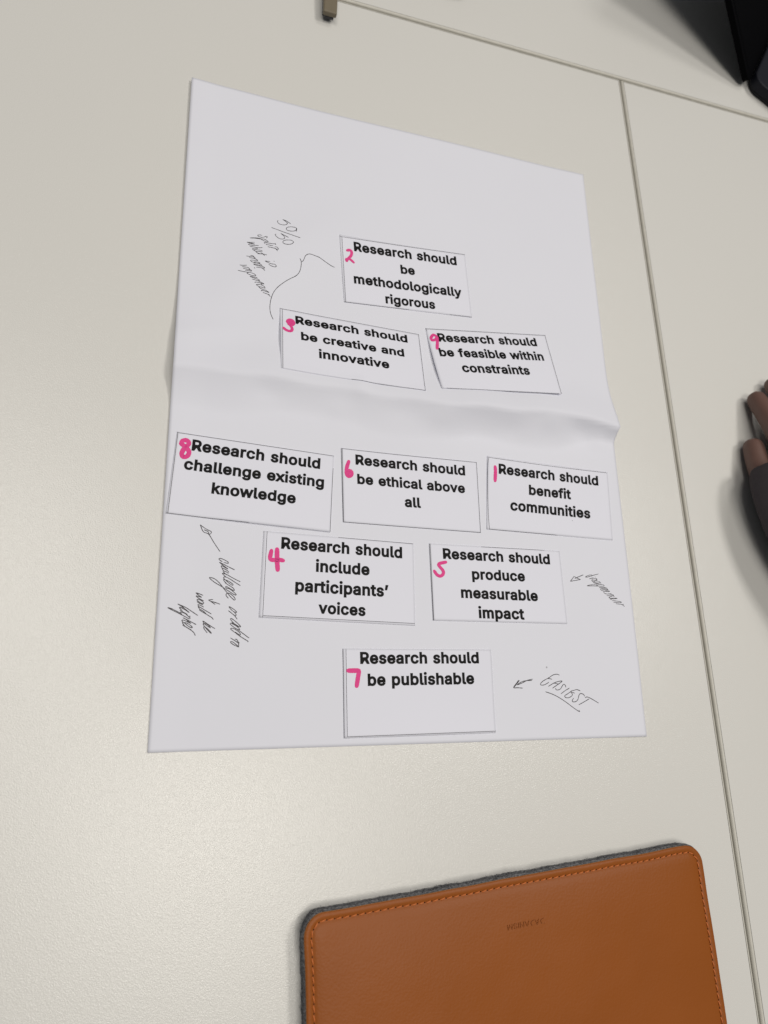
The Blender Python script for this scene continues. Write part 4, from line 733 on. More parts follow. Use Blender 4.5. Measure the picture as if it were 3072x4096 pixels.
S6, S66, S72 = 600 / 1659, 660 / 1659, 720 / 1659
RS = 'Research should'
CARDS = [
    dict(n=2, z=(1300, 900, S6), c=[(152, 125), (1545, 328), (1625, 1022), (210, 858)], h=[.4, .4, .9, .4], bow=(0, .3, 0),
         t=[(RS, (322, 284), (1458, 443)), ("be", (840, 533), (998, 552)), ("methodologically", (322, 641), (1514, 794)), ("rigorous", (672, 862), (1222, 928))],
         l=[[(152, 125), (870, 234), (1545, 328)], [(187, 130), (230, 862)], [(212, 857), (930, 937)], [(1380, 992), (1622, 1021)]],
         m=[([(245, 282), (275, 278), (295, 300), (290, 335), (265, 365), (240, 390)], 30), ([(236, 388), (265, 374), (290, 390), (318, 415)], 26), ([(236, 378), (240, 396)], 34)],
         s='near the handwritten bracket, topmost of the cards'),
    dict(n=3, z=(1100, 1200, S6), c=[(52, 93), (1590, 380), (1665, 1006), (62, 768)], h=[1.2, 1.6, 8, 5.5], bow=(1.2, .6, 0),
         t=[(RS, (228, 258), (1468, 470)), ("be creative and", (290, 437), (1432, 625)), ("innovative", (487, 638), (1268, 757))],
         l=[[(52, 94), (600, 191), (1080, 278), (1590, 381)], [(83, 100), (88, 766)], [(1589, 382), (1664, 1004)], [(850, 886), (1663, 1005)]],
         m=[([(160, 262), (138, 240), (160, 218), (198, 232), (206, 262), (180, 280), (152, 268)], 33), ([(178, 236), (168, 268)], 40), ([(172, 285), (190, 315), (180, 342), (150, 342), (118, 328), (96, 308)], 30)],
         s='curling up beside the end of the pen bracket'),
    dict(n=9, z=(1680, 1280, S6), c=[(60, 92), (1382, 168), (1567, 818), (243, 752)], h=[.6, .8, 9, 8], bow=(-0.8, .2, 0),
         t=[(RS, (207, 235), (1298, 287)), ("be feasible within", (222, 397), (1375, 447)), ("constraints", (475, 572), (1222, 604))],
         l=[[(62, 98), (700, 134), (1382, 173)], [(60, 92), (66, 120)], [(1382, 168), (1566, 816)], [(300, 757), (1050, 796), (1540, 816)]],
         m=[([(172, 212), (186, 190), (150, 164), (122, 195), (132, 225), (170, 218)], 32), ([(188, 190), (192, 250), (188, 316)], 34)],
         s='tilted up on the fold of the sheet'),
    dict(n=8, z=(640, 1700, S72), c=[(156, 68), (1602, 286), (1570, 985), (52, 820)], h=[.4, .6, 1.6, .6], bow=(0, .5, .9),
         t=[(RS, (290, 230), (1475, 402)), ("challenge existing", (217, 402), (1510, 574)), ("knowledge", (472, 627), (1250, 722))],
         l=[[(156, 69), (1602, 286)], [(165, 70), (72, 812)], [(1600, 400), (1569, 984)], [(52, 809), (450, 858), (820, 900)]],
         m=[([(192, 172), (240, 205), (268, 250), (250, 288), (215, 295), (200, 262), (225, 215), (266, 175), (250, 142), (208, 146), (196, 168)], 34)],
         s='at the left edge of the sheet below the fold'),
    dict(n=6, z=(1330, 1760, S6), c=[(92, 90), (1593, 246), (1638, 1030), (113, 912)], h=[.5, .9, .6, .4], bow=(0.1, .3, 0),
         t=[(RS, (255, 267), (1468, 389)), ("be ethical above", (275, 480), (1468, 585)), ("all", (800, 735), (980, 748))],
         l=[[(92, 93), (700, 161), (1590, 248)], [(108, 94), (122, 910)], [(96, 98), (100, 470), (115, 910)], [(1592, 248), (1637, 1028)], [(116, 911), (540, 946), (1634, 1028)]],
         m=[([(180, 236), (158, 305), (154, 370), (176, 402), (210, 388), (212, 356), (188, 338), (168, 375)], 36)],
         s='middle card of the row of three under the fold'),
    dict(n=1, z=(1900, 1790, S6), c=[(138, 92), (1455, 278), (1510, 1030), (123, 907)], h=[1.5, .5, .4, .6], bow=(0.5, .3, 0),
         t=[(RS, (262, 285), (1365, 418)), ("benefit", (597, 518), (1063, 570)), ("communities", (390, 690), (1278, 783))],
         l=[[(150, 109), (830, 206), (1452, 281)], [(150, 109), (137, 300), (146, 700), (160, 903)], [(160, 903), (600, 946), (900, 975)], [(1076, 808), (1080, 813)]],
         m=[([(222, 212), (226, 260), (222, 368)], 36)],
         s='rightmost of the row of three under the fold'),
    dict(n=4, z=(1020, 2100, S66), c=[(86, 60), (1588, 188), (1605, 1015), (38, 930)], h=[.9, .5, .5, .9], bow=(0.2, .2, 0),
         t=[(RS, (262, 233), (1480, 331)), ("include", (610, 465), (1153, 503)), ("participants\u2019", (403, 662), (1343, 720)), ("voices", (637, 885), (1112, 912))],
         l=[[(122, 64), (77, 928)], [(840, 125), (1588, 189)], [(78, 911), (1604, 990)]],
         m=[([(165, 258), (152, 338), (190, 352), (245, 350), (284, 358)], 34), ([(222, 245), (222, 350), (228, 450)], 38)],
         s='left of the two cards in the second lowest row'),
    dict(n=5, z=(1690, 2140, S6), c=[(68, 95), (1510, 180), (1595, 985), (110, 948)], h=[.5, .8, .7, .5], bow=(0, .2, .3),
         t=[(RS, (228, 258), (1412, 321)), ("produce", (550, 486), (1137, 510)), ("measurable", (428, 690), (1280, 728)), ("impact", (623, 915), (1130, 932))],
         l=[[(85, 98), (125, 945)], [(69, 98), (111, 945)], [(650, 131), (1345, 168)]],
         m=[([(258, 300), (182, 318), (186, 345), (225, 392), (230, 428), (200, 455), (160, 440), (130, 398)], 32)],
         s='beside the handwritten disagreement note'),
    dict(n=7, z=(1340, 2560, S66), c=[(73, 88), (1560, 98), (1618, 932), (90, 990)], h=[.45, .5, .9, .6], bow=(0, .15, .3),
         t=[(RS, (254, 236), (1448, 230)), ("be publishable", (330, 457), (1402, 438))],
         l=[[(75, 92), (91, 985)], [(110, 90), (124, 974)], [(124, 974), (1618, 916)]],
         m=[([(133, 308), (200, 308), (238, 310), (236, 345), (218, 462)], 36)],
         s='lowest card, left of the word easiest'),
]
WORDS = {2: 'Research should be methodologically rigorous', 3: 'Research should be creative and innovative',
         9: 'Research should be feasible within constraints', 8: 'Research should challenge existing knowledge',
         6: 'Research should be ethical above all', 1: 'Research should benefit communities',
         4: 'Research should include participants voices', 5: 'Research should produce measurable impact',
         7: 'Research should be publishable'}
CWM, CHM = 91.2, 48.3
CINFO = {}


def make_card(cd_):
    z = cd_['z']
    C4 = [bp(*zm(z, q), hh / 1000) for q, hh in zip(cd_['c'], cd_['h'])]
    bl, bm_, bb = [b / 1000 for b in cd_['bow']]   # arch at the left edge, in the middle, along the bottom

    def S(u, v, lift=True):
        p = (C4[0] * (1 - u) + C4[1] * u) * (1 - v) + (C4[3] * (1 - u) + C4[2] * u) * v
        p = p.copy()
        if lift:
            uu, vv = min(1, max(0, u)), min(1, max(0, v))
            dz = bl * math.sin(math.pi * vv) * (1 - uu) ** 2 + bm_ * math.sin(math.pi * vv) * math.sin(math.pi * uu) + bb * vv ** 3 * math.sin(math.pi * uu)
            p[2] += dz
            p[2] = max(p[2], paper_h(p[0], p[1]) + 0.00035)
        return p

    def inv(q):
        """zoom point -> (u, v) on the curved card"""
        tgt = np.array(zm(z, q))
        u = v = 0.5
        for _ in range(12):
            f = pj(S(u, v)) - tgt
            e = 1e-4
            J = np.array([(pj(S(u + e, v)) - pj(S(u, v))) / e, (pj(S(u, v + e)) - pj(S(u, v))) / e]).T
            d = np.linalg.solve(J, -f)
            u, v = u + d[0], v + d[1]
        return u, v
    NU, NV = 48, 28
    V = [S(i / NU, j / NV) for j in range(NV + 1) for i in range(NU + 1)]
    F = [(j * (NU + 1) + i, (j + 1) * (NU + 1) + i, (j + 1) * (NU + 1) + i + 1, j * (NU + 1) + i + 1) for j in range(NV) for i in range(NU)]
    base = S(.5, .5)
    n = cd_['n']
    root = obj('printed_card', V, F, M['card'], None, base, True)
    tag(root, 'white card reading %s, marked with a pink %d' % (WORDS[n], n), 'card', 'printed cards laid out on the sheet')
    sd_ = root.modifiers.new('thickness', 'SOLIDIFY')
    sd_.thickness = 0.00016
    sd_.offset = -1

    def lay(name, V2, F2, mt, dz):
        VV = []
        for (u, v) in V2:
            p = S(u, v)
            VV.append((p[0], p[1], p[2] + dz))
        return obj(name, VV, F2, mt, root)
    # print
    V2, F2 = [], []
    for txt, a, b in cd_['t']:
        ua, ub = inv(a), inv(b)
        A = np.array([ua[0] * CWM, ua[1] * CHM])
        B = np.array([ub[0] * CWM, ub[1] * CHM])
        vs, fs, wd = layout(txt)
        ex = (B - A) / wd
        ey = np.array([ex[1], -ex[0]]) * 0.945
        o = len(V2)
        for (x, y) in vs:
            p = A + ex * x + ey * (y + 6)
            V2.append((p[0] / CWM, p[1] / CHM))
        F2 += [tuple(i + o for i in f) for f in fs]
    lay('printed_text', V2, F2, M['ink'], 0.00010)
    # printed frame lines
    for ln in cd_['l']:
        P = []
        for q in catmull(ln, 40):
            u, v = inv(q)
            P.append((min(.9985, max(.0015, u)) * CWM, min(.997, max(.003, v)) * CHM))
        vv, ff = ribbon2d(P, 0.24, 0.1)
        lay('border_line', [(p[0] / CWM, p[1] / CHM) for p in vv], ff, M['rule'], 0.00008)
    # pink number
    V2, F2 = [], []
    for st, wd in cd_['m']:
        P = []
        for q in catmull(st, 12):
            u, v = inv(q)
            P.append((u * CWM, v * CHM))
        vv, ff = ribbon2d(P, wd * z[2] * 0.178, 0.12, 0.05)
        o = len(V2)
        V2 += [(p[0] / CWM, p[1] / CHM) for p in vv]
        F2 += [tuple(i + o for i in f) for f in ff]
    lay('pink_number', V2, F2, M['marker'], 0.00013)
    return root


for c_ in CARDS:
    make_card(c_)


# ------------------------------------------------------------------ tan sleeve
def rounded_outline(corners, radii, seg=10, per_edge=40):
    """closed loop: counter-clockwise polygon with rounded corners, evenly sampled edges"""
    n = len(corners)
    C_ = [np.array(c, float) for c in corners]
    arcs = []
    for i in range(n):
        p, q, r = C_[i - 1], C_[i], C_[(i + 1) % n]
        a = (p - q) / np.linalg.norm(p - q)
        b = (r - q) / np.linalg.norm(r - q)
        half = math.acos(max(-1, min(1, a @ b))) / 2
        t = radii[i] / math.tan(half)
        bis = (a + b) / np.linalg.norm(a + b)
        ctr = q + bis * radii[i] / math.sin(half)
        s0, s1 = q + a * t - ctr, q + b * t - ctr
        th0 = math.atan2(s0[1], s0[0])
        th1 = math.atan2(s1[1], s1[0])
        while th1 - th0 > math.pi:
            th1 -= 2 * math.pi
        while th1 - th0 < -math.pi:
            th1 += 2 * math.pi
        arcs.append([ctr + radii[i] * np.array([math.cos(th0 + (th1 - th0) * k / seg), math.sin(th0 + (th1 - th0) * k / seg)]) for k in range(seg + 1)])
    out = []
    for i in range(n):
        out += arcs[i]
        e0, e1 = arcs[i][-1], arcs[(i + 1) % n][0]
        out += [e0 + (e1 - e0) * k / per_edge for k in range(1, per_edge)]
    return out


def inset(loop, d):
    n = len(loop)
    out = []
    for i in range(n):
        t = loop[(i + 1) % n] - loop[i - 1]
        t = t / (np.linalg.norm(t) + 1e-12)
        out.append(loop[i] + np.array([-t[1], t[0]]) * d)
    return out


ZT = 0.0125
sTL = bp(1150 + 134 * .4822, 3300 + 760 * .4822, ZT)[:2]
sTR = bp(1900 + 1490 * .6028, 3350 + 40 * .6028, ZT)[:2]
sBR = bp(2911, 4096, ZT)[:2]
sBL = bp(1150 + 165 * .4822, 4096, ZT)[:2]
sBL = sTL + (sBL - sTL) / np.linalg.norm(sBL - sTL) * 0.178
sBR = sTR + (sBR - sTR) / np.linalg.norm(sBR - sTR) * 0.178
so = ((sTL + sTR + sBL + sBR) / 4)
sleeve = empty('tablet_sleeve', (so[0], so[1], 0), 'tan leather sleeve with orange stitching and grey felt lining at the lower edge', 'sleeve')
loopL = rounded_outline([sBL, sBR, sTR, sTL], [0.010, 0.010, 0.0095, 0.0105])
loopL = [p + np.array([noise.noise(Vector((p[0] * 45, p[1] * 45, 0))), noise.noise(Vector((p[0] * 45, p[1] * 45, 9)))]) * 0.0006 for p in loopL]
nl = len(loopL)
rings = [(0.0, ZT - 0.0013), (0.0, ZT - 0.0003), (0.0003, ZT), (0.0016, ZT + 0.0002), (0.0029, ZT), (0.0036, ZT - 0.0005), (0.0043, ZT - 0.0001), (0.0058, ZT + 0.0003)]
for q in range(1, 26):
    rings.append((0.0058 + q * 0.0032, ZT + 0.0003))
cen = so
axu = (sTR - sTL) / np.linalg.norm(sTR - sTL)
axv = (sTL - sBL) / np.linalg.norm(sTL - sBL)
hu, hv = np.linalg.norm(sTR - sTL) / 2 - 0.0055, np.linalg.norm(sTL - sBL) / 2 - 0.0055


def pillow(p):
    # even swelling of the padded panel, plus the loose hand of the leather
    c_ = np.linalg.solve(np.array([axu, axv]).T, p - cen)
    u, v = min(1, abs(c_[0]) / hu), min(1, abs(c_[1]) / hv)
    z_ = 0.0026 * (1 - u ** 5) * (1 - v ** 4.5)
    z_ += 0.0008 * noise.noise(Vector((p[0] * 17, p[1] * 17, 2.0))) * (1 - u ** 8) * (1 - v ** 8)
    z_ += 0.00018 * noise.noise(Vector((p[0] * 75, p[1] * 75, 5.0))) * (1 - u ** 8) * (1 - v ** 8)
    return z_


V, F = [], []
for d, zz in rings:
    if d <= 0.006:
        L = inset(loopL, d)
    else:
        base_l = inset(loopL, 0.0058)
        L = [cen + (p - cen) * (1 - (d - 0.0058) / 0.0865) for p in base_l]
    for p in L:
        V.append((p[0], p[1], zz + (pillow(p) if d > 0.004 else 0)))
for k in range(len(rings) - 1):
    for i in range(nl):
        j = (i + 1) % nl
        F.append((k * nl + i, k * nl + j, (k + 1) * nl + j, (k + 1) * nl + i))
V.append((cen[0], cen[1], ZT + 0.0003 + pillow(cen)))
for i in range(nl):
    F.append(((len(rings) - 1) * nl + i, (len(rings) - 1) * nl + (i + 1) % nl, len(V) - 1))
lp = obj('leather_panel', V, F, M['leather'], sleeve, None, True)
lp.data.materials.append(M['edge'])
for p in lp.data.polygons:
    if p.index < nl:
        p.material_index = 1
# stitching
SL = inset(loopL, 0.0036)
acc = [0.0]
for i in range(nl):
    acc.append(acc[-1] + np.linalg.norm(SL[(i + 1) % nl] - SL[i]))


def along(s):
    s %= acc[-1]
    k = max(0, min(nl - 1, int(np.searchsorted(acc, s, side='right') - 1)))
    f = (s - acc[k]) / max(1e-9, acc[k + 1] - acc[k])
    a, b = SL[k], SL[(k + 1) % nl]
    return a + (b - a) * f, (b - a) / max(1e-9, np.linalg.norm(b - a))


V, F = [], []
Vh, Fh = [], []
pitch = acc[-1] / round(acc[-1] / 0.0040)
s = 0.0
while s < acc[-1] - 0.001:
    p, t = along(s)
    nn = np.array([-t[1], t[0]])
    d = t * math.cos(0.16) + nn * math.sin(0.16)
    e = np.array([-d[1], d[0]])
    o = len(V)
    ns = 6
    for a in range(ns + 1):
        f = a / ns
        r = 0.00042 * math.sin(math.pi * (0.12 + 0.76 * f)) ** 0.6
        zc = ZT - 0.00035 + 0.00042 * math.sin(math.pi * f)
        c2 = p + d * (0.0031 * (f - 0.5))
        for b in range(6):
            th = 2 * math.pi * b / 6
            V.append((c2[0] + e[0] * r * math.cos(th), c2[1] + e[1] * r * math.cos(th), zc + r * math.sin(th)))
    for a in range(ns):
        for b in range(6):
            F.append((o + a * 6 + b, o + a * 6 + (b + 1) % 6, o + (a + 1) * 6 + (b + 1) % 6, o + (a + 1) * 6 + b))
    # needle hole between two stitches
    ph, th_ = along(s + pitch / 2)
    oh = len(Vh)
    for b in range(8):
        th = 2 * math.pi * b / 8
        q = ph + th_ * 0.00042 * math.cos(th) + np.array([-th_[1], th_[0]]) * 0.00030 * math.sin(th)
        Vh.append((q[0], q[1], ZT - 0.00012))
    Fh.append(tuple(range(oh, oh + 8)))
    s += pitch
st_ = obj('stitching', V, F, M['thread'], lp, None, True)
obj('needle_holes', Vh, Fh, plain('stitch_hole', (0.06, 0.016, 0.005), 0.9, 0.1), lp)
# blind embossed lettering, upside down for the viewer
la = bp(1900 + 222 * .6028, 3350 + 584 * .6028, ZT + 0.003)[:2]   # far end (left), cap foot line
lb = bp(1900 + 462 * .6028, 3350 + 536 * .6028, ZT + 0.003)[:2]   # start (right)
vs, fs, wd = layout('DADANISM', 8, {k: (g[0], [(g[1][i], g[1][i + 1]) for i in range(0, len(g[1]), 2)], [tuple(g[2][i:i + 3]) for i in range(0, len(g[2]), 3)]) for k, g in GL.items()})
ex = (la - lb) / wd
ey = np.array([-ex[1], ex[0]]) * 1.0
hcap = np.linalg.norm(bp(1900 + 228 * .6028, 3350 + 620 * .6028, ZT + 0.003)[:2] - la)
ey = ey / np.linalg.norm(ey) * hcap / 540
V, F = [], []
n0 = len(vs)
for lvl in (-0.0002, 0.00075):
    for (x, y) in vs:
        p = lb + ex * x + ey * y
        V.append((p[0], p[1], ZT + lvl + pillow(p)))
edges = {}
for f in fs:
    F.append(tuple(i + n0 for i in f))
    for a, b in ((f[0], f[1]), (f[1], f[2]), (f[2], f[0])):
        edges[(a, b)] = edges.get((a, b), 0) + 1
for (a, b) in edges:
    if (b, a) not in edges:
        F.append((a, b, b + n0, a + n0))
obj('embossed_lettering', V, F, M['leather'], lp)
# felt body
V, F = [], []
fr = [(0.004, 0.0006), (0.0008, 0.0009), (-0.0004, 0.0030), (-0.0003, 0.0050), (0.0006, 0.0060), (-0.0006, 0.0072), (-0.0009, 0.0090), (-0.0001, 0.0108), (0.0020, ZT - 0.0012), (0.006, ZT - 0.0011)]
lf = []
for i in range(nl):
    a, b = loopL[i], loopL[(i + 1) % nl]
    k = max(1, int(np.linalg.norm(b - a) / 0.0009))
    lf += [a + (b - a) * q / k for q in range(k)]
nf = len(lf)
for d, zz in fr:
    for p in inset(lf, d):
        a = noise.noise(Vector((p[0] * 520, p[1] * 520, zz * 520)))
        b = noise.noise(Vector((p[0] * 90, p[1] * 90, zz * 200 + 4)))
        q = p + (cen - p) / np.linalg.norm(cen - p) * (0.0005 * a + 0.0005 * b)
        V.append((q[0], q[1], zz + 0.0003 * a))
for k in range(len(fr) - 1):
    for i in range(nf):
        j = (i + 1) % nf
        F.append((k * nf + i, k * nf + j, (k + 1) * nf + j, (k + 1) * nf + i))
F.append(tuple(range(nf))[::-1])
F.append(tuple((len(fr) - 1) * nf + i for i in range(nf)))
felt = obj('felt_lining', V, F, M['felt'], sleeve, None, True)
# loose fibres of the felt
V, F = [], []
for _ in range(2600):
    p = random.choice(lf)
    out_ = (p - cen) / np.linalg.norm(p - cen)
    z0 = random.uniform(0.001, 0.0112)
    a = np.array([p[0], p[1], z0]) - np.array([out_[0], out_[1], 0]) * 0.0002
    L = random.uniform(0.0006, 0.0021)
    d = np.array([out_[0], out_[1], random.uniform(-.3, .5)]) + np.array([random.uniform(-1, 1), random.uniform(-1, 1), random.uniform(-.5, .7)]) * 0.8
    d /= np.linalg.norm(d)
    if a[2] + d[2] * L < 0.0002:
        d[2] = abs(d[2])
    sd_ = np.cross(d, [0.3, 0.2, 1.0])
    sd_ = sd_ / np.linalg.norm(sd_) * 0.00005
    mid = a + d * L * 0.5 + np.array([0, 0, 0.0002 * random.uniform(-1, 1)])
    e = a + d * L
    o = len(V)
    V += [a - sd_, a + sd_, mid + sd_, mid - sd_, e]
    F += [(o, o + 1, o + 2, o + 3), (o + 3, o + 2, o + 4)]
obj('felt_fuzz', V, F, M['felt'], felt)

# ------------------------------------------------------------------ laptop at the upper right
Cn = bp(1612 * 1.8517, 181 * 1.8517, 0.006)
hd = np.array([0.4963, 0.8681, 0.0])
nn = np.array([-hd[1], hd[0], 0.0])
th = math.radians(146)
ed = math.cos(math.pi - th) * nn + math.sin(th) * np.array([0, 0, 1.0])
en = np.cross(hd, ed)
en = en / np.linalg.norm(en)
if en[2] < 0:
    en = -en
LAPL, LAPD = 0.245, 0.175
lap = empty('laptop', (Cn[0], Cn[1], 0), 'dark navy laptop with its black screen tipped far back, upper right corner', 'laptop')


def slab(name, org, ax, ay, az, sx, sy, t0, t1, r, mt, parent, bev=0.0006):
    lp2 = rounded_outline([(0, 0), (sx, 0), (sx, sy), (0, sy)], [r] * 4, 8, 2)
    n = len(lp2)
    V = [org + ax * p[0] + ay * p[1] + az * t0 for p in lp2] + [org + ax * p[0] + ay * p[1] + az * t1 for p in lp2]
    F = [tuple(range(n))[::-1], tuple(range(n, 2 * n))] + [(i, (i + 1) % n, (i + 1) % n + n, i + n) for i in range(n)]
    o = obj(name, V, F, mt, parent)
    if bev:
        bevel(o, bev, 2, 50)
    return o


zu = np.array([0, 0, 1.0])
hg = Cn * np.array([1, 1, 0])
slab('base', hg + hd * 0.002 - nn * 0.002, hd, -nn, zu, LAPL, LAPD, 0.0035, 0.0125, 0.012, M['navy'], lap, 0.0014)
slab('rubber_skirt', hg + hd * 0.003 - nn * 0.003, hd, -nn, zu, LAPL - .002, LAPD - .002, 0.0004, 0.0034, 0.012, M['rubber'], lap, 0.0004)
lid = slab('screen_lid', Cn, hd, ed, en, LAPL, LAPD, -0.003, 0.0022, 0.006, M['black'], lap, 0.0005)
slab('display', Cn + hd * 0.006 + ed * 0.008, hd, ed, en, LAPL - .012, LAPD - .014, 0.0021, 0.0024, 0.003, M['black'], lid, 0)
slab('hinge', hg + hd * 0.012 + nn * 0.001, hd, nn, zu, 0.07, 0.004, 0.003, 0.0095, 0.0015, M['rubber'], lap, 0.0004)
slab('trackpad', hg + hd * 0.075 - nn * 0.115, hd, -nn, zu, 0.09, 0.05, 0.0124, 0.01275, 0.004, M['dark'], lap, 0)
V, F = [], []
for r in range(5):
    for c in range(13):
        o = len(V)
        b0 = hg + hd * (0.018 + c * 0.0165) - nn * (0.024 + r * 0.0165)
        for zz, ins in ((0.0124, 0), (0.0136, 0.0006)):
            for (a, b) in ((ins, ins), (0.0145 - ins, ins), (0.0145 - ins, 0.0145 - ins), (ins, 0.0145 - ins)):
                V.append(b0 + hd * a - nn * b + zu * zz)
        F += [(o + 4, o + 5, o + 6, o + 7)] + [(o + i, o + (i + 1) % 4, o + 4 + (i + 1) % 4, o + 4 + i) for i in range(4)]
obj('keyboard', V, F, M['key'], lap)

# ------------------------------------------------------------------ stapler nose at the top edge
tip = bp(1250 + 690 * 150 / 1659, 940 * 110 / 1217, 0.002)
far = bp(1250 + 860 * 150 / 1659, -250, 0.010)
ax = (far - tip) * np.array([1, 1, 0])
ax /= np.linalg.norm(ax)
ay = np.array([-ax[1], ax[0], 0])
stp = empty('stapler', (tip[0], tip[1], 0), 'olive brown stapler nose poking in at the top edge, left of the laptop', 'stapler')


def bar(name, prof, mt, parent, bv):
    """prof: list of (s, half width, z bottom, z top) along ax"""
    V, F = [], []
    for (s_, hw, z0, z1) in prof:
        c = tip + ax * s_
        for (k, zz) in ((-1, z0), (1, z0), (1, z1), (-1, z1)):
            V.append((c[0] + ay[0] * hw * k, c[1] + ay[1] * hw * k, zz))
    n = len(prof)
    for i in range(n - 1):
        for k in range(4):
            F.append((4 * i + k, 4 * i + (k + 1) % 4, 4 * i + 4 + (k + 1) % 4, 4 * i + 4 + k))
    F += [(3, 2, 1, 0), (4 * n - 4, 4 * n - 3, 4 * n - 2, 4 * n - 1)]
    o = obj(name, V, F, mt, parent)
    bevel(o, bv, 3, 30)
    return o


bar('head', [(0.0005, .0050, .0050, .0088), (0.012, .0050, .0052, .0100), (0.045, .0047, .0058, .0122), (0.085, .0044, .0060, .0130)], M['olive'], stp, 0.0009)
bar('magazine', [(0.001, .0034, .0026, .0050), (0.080, .0034, .0030, .0058)], M['dark'], stp, 0.0004)
bar('base', [(0.006, .0042, .0003, .0022), (0.090, .0042, .0003, .0026)], M['dark'], stp, 0.0006)

# ------------------------------------------------------------------ dark mouse at the top edge
mp = bp(1728, -78, 0.0)
ms = empty('computer_mouse', (mp[0], mp[1], 0), 'dark rounded computer mouse just entering at the top edge', 'mouse')
V, F = [], []
NR, NA = 10, 40
mrot = math.radians(20)
for r in range(NR + 1):
    f = r / NR
    zz = 0.0012 + 0.026 * math.sin(f * math.pi / 2)
    k = math.cos(f * math.pi / 2) ** 0.55 if r < NR else 0
    for a in range(NA):
        tt = 2 * math.pi * a / NA
        x, y = 0.026 * k * math.cos(tt), 0.042 * k * math.sin(tt)
        V.append((mp[0] + 0.008 + x * math.cos(mrot) - y * math.sin(mrot), mp[1] + 0.028 + x * math.sin(mrot) + y * math.cos(mrot), zz))
for r in range(NR):
    for a in range(NA):
        b = (a + 1) % NA
        F.append((r * NA + a, r * NA + b, (r + 1) * NA + b, (r + 1) * NA + a))
F.append(tuple(range(NA))[::-1])
obj('shell', V, F, M['dark'], ms, None, True)
V, F = [], []
wc = np.array([mp[0] + 0.008 - -math.sin(mrot) * -0.024, mp[1] + 0.028 - math.cos(mrot) * 0.022, 0.0215])
for i in range(2):
    for a in range(20):
        tt = 2 * math.pi * a / 20
        off = (i - .5) * 0.006
        V.append((wc[0] + off * math.cos(mrot) - 0.006 * math.cos(tt) * math.sin(mrot), wc[1] + off * math.sin(mrot) + 0.006 * math.cos(tt) * math.cos(mrot), wc[2] + 0.006 * math.sin(tt)))
F = [(a, (a + 1) % 20, 20 + (a + 1) % 20, 20 + a) for a in range(20)] + [tuple(range(20))[::-1], tuple(range(20, 40))]
obj('scroll_wheel', V, F, M['rubber'], ms)


# ------------------------------------------------------------------ hand reaching in at the right edge
def skin_mesh(chains, root_i=0, sub=2):
    """chains share vertices by name; returns an evaluated mesh"""
    names, pos, rad, ed_ = {}, [], [], []
    for ch in chains:
        prev = None
        for (nm, p, r) in ch:
            if nm not in names:
                names[nm] = len(pos)
                pos.append(tuple(p))
                rad.append(r)
            i = names[nm]
            if prev is not None:
                ed_.append((prev, i))
            prev = i
    me = bpy.data.meshes.new('tmp')
    me.from_pydata(pos, ed_, [])
    o = bpy.data.objects.new('tmp', me)
    COL.objects.link(o)
    md = o.modifiers.new('skin', 'SKIN')
    md.use_smooth_shade = True
    for i, sv in enumerate(me.skin_vertices[0].data):
        rr = rad[i]
        sv.radius = rr if isinstance(rr, tuple) else (rr, rr)
        sv.use_root = (i == root_i)
    s2 = o.modifiers.new('sub', 'SUBSURF')
    s2.levels = s2.render_levels = sub
    dg = bpy.context.evaluated_depsgraph_get()
    ev = o.evaluated_get(dg)
    m2 = ev.to_mesh()
    V = [tuple(v.co) for v in m2.vertices]
    F = [tuple(p.vertices) for p in m2.polygons]
    bpy.data.objects.remove(o, do_unlink=True)
    return V, F


HX, HY, HZ = 0.0, 0.0, 0.0
hand_chains = [
    [('wrist', (.438, .106, .033), (.022, .017)), ('palm', (.428, .146, .029), (.028, .014)), ('kmid', (.434, .188, .028), (.012, .010)),
     ('m1', (.436, .219, .023), .0088), ('m2', (.437, .240, .015), .0078), ('m3', (.4375, .257, .0085), .0066)],
    [('palm', (.428, .146, .029), .02), ('kidx', (.420, .184, .027), (.012, .010)), ('i1', (.4185, .209, .022), .0088), ('i2', (.4178, .227, .0150), .0078), ('i3', (.4180, .2425, .0082), .0064)],
    [('palm', (.428, .146, .029), .02), ('kring', (.449, .183, .027), (.012, .010)), ('r1', (.453, .212, .022), .0084), ('r2', (.454, .230, .014), .0074), ('r3', (.4545, .244, .0083), .0062)],
    [('palm', (.428, .146, .029), .02), ('kpin', (.463, .172, .025), (.011, .009)), ('p1', (.470, .195, .020), .0076), ('p2', (.472, .209, .013), .0066), ('p3', (.473, .220, .0078), .0056)],
    [('wrist', (.438, .106, .033), .02), ('tb', (.411, .136, .025), (.012, .011)), ('t1', (.4055, .166, .0175), .0098), ('t2', (.4050, .187, .0120), .0084), ('t3', (.4070, .203, .0085), .0068)],
    [('wrist', (.438, .106, .033), .02), ('f1', (.480, .060, .042), (.026, .021)), ('f2', (.555, -.010, .062), (.031, .029)), ('f3', (.655, -.092, .098), (.036, .036))],
]
for ch in hand_chains[:5]:
    # round the fingertip off
    (_, a_, _), (_, b_, r_) = ch[-2], ch[-1]
    a_, b_ = np.array(a_), np.array(b_)
    d_ = (b_ - a_) / np.linalg.norm(b_ - a_)
    d_[2] = max(d_[2], -0.12)
    ch[-1] = (ch[-1][0], tuple(b_), r_ * 1.16)
    ch.append((ch[-1][0] + 'e', tuple(b_ + d_ * 0.0045), r_ * 0.82))
V, F = skin_mesh(hand_chains, 0, 2)
pr = empty('person', (.428, .146, 0.0), 'person reaching in at the right edge, dark sleeve and fingertips resting on the table', 'person')
body = obj('hand', V, F, M['skin'], pr, None, True)
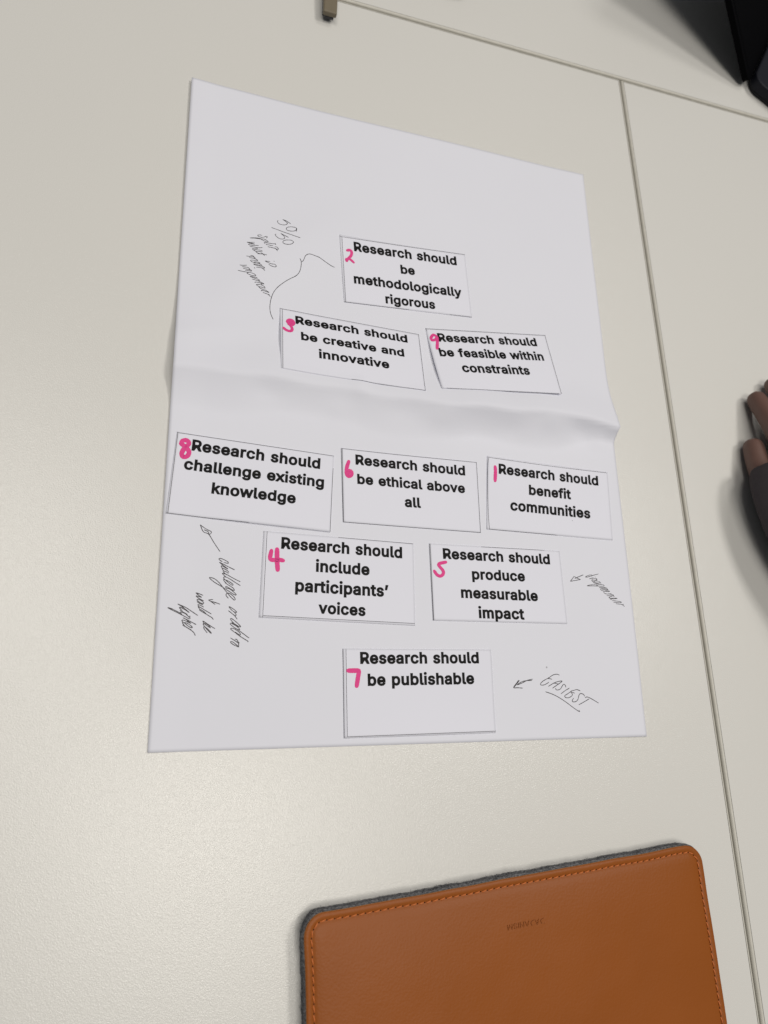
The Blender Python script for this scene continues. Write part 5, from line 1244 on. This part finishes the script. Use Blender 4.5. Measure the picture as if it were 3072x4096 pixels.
# finger nails
for (a, b) in (((.4178, .227, .0150), (.4180, .2425, .0082)), ((.4050, .187, .0120), (.4070, .203, .0085))):
    a, b = np.array(a), np.array(b)
    d = (b - a) / np.linalg.norm(b - a)
    up = np.array([-0.35, 0.45, 0.82])
    up -= d * (up @ d)
    up /= np.linalg.norm(up)
    sd_ = np.cross(d, up)
    V, F = [], []
    for i in range(6):
        for j in range(5):
            f, g = i / 5, (j - 2) / 2
            wv = 0.0042 * (1 - 0.25 * abs(f - .45) * 2)
            q = b + d * (0.0030 - 0.0095 * (1 - f)) + sd_ * wv * g * 0.8 + up * (0.0062 - 0.0016 * g * g - 0.0016 * f)
            V.append(q)
    for i in range(5):
        for j in range(4):
            F.append((i * 5 + j, i * 5 + j + 1, i * 5 + j + 6, i * 5 + j + 5))
    obj('finger_nail', V, F, M['nail'], body, None, True)
# sleeve of the garment
V, F = [], []
ctrl = [((.4225, .186, .0235), .0245, .0165), ((.4222, .188, .0240), .029, .0205), ((.4205, .182, .0255), .0325, .0235), ((.4195, .163, .0285), .0355, .0265), ((.4300, .125, .0320), .0370, .0300), ((.4560, .085, .0370), .0370, .0335),
        ((.515, .025, .050), .043, .040), ((.595, -.045, .075), .050, .046), ((.690, -.12, .112), .058, .052)]
NS = 28
for k, (c, rx, rz) in enumerate(ctrl):
    for a in range(NS):
        tt = 2 * math.pi * a / NS
        wob = 1 + 0.025 * math.sin(3 * tt + k * 1.7) + 0.015 * math.sin(7 * tt + k)
        V.append((c[0] + 0.98 * rx * wob * math.cos(tt), c[1] + 0.20 * rx * wob * math.cos(tt), max(0.0006, c[2] + rz * wob * math.sin(tt))))
for k in range(len(ctrl) - 1):
    for a in range(NS):
        b = (a + 1) % NS
        F.append((k * NS + a, k * NS + b, (k + 1) * NS + b, (k + 1) * NS + a))
F.append(tuple((len(ctrl) - 1) * NS + a for a in range(NS)))
gs = obj('garment_sleeve', V, F, M['cloth'], pr, None, True)
sb_ = gs.modifiers.new('smooth', 'SUBSURF')
sb_.levels = sb_.render_levels = 2

pr.location.x += 0.0065
for o in bpy.data.objects:
    if '_o' in o.keys():
        del o['_o']
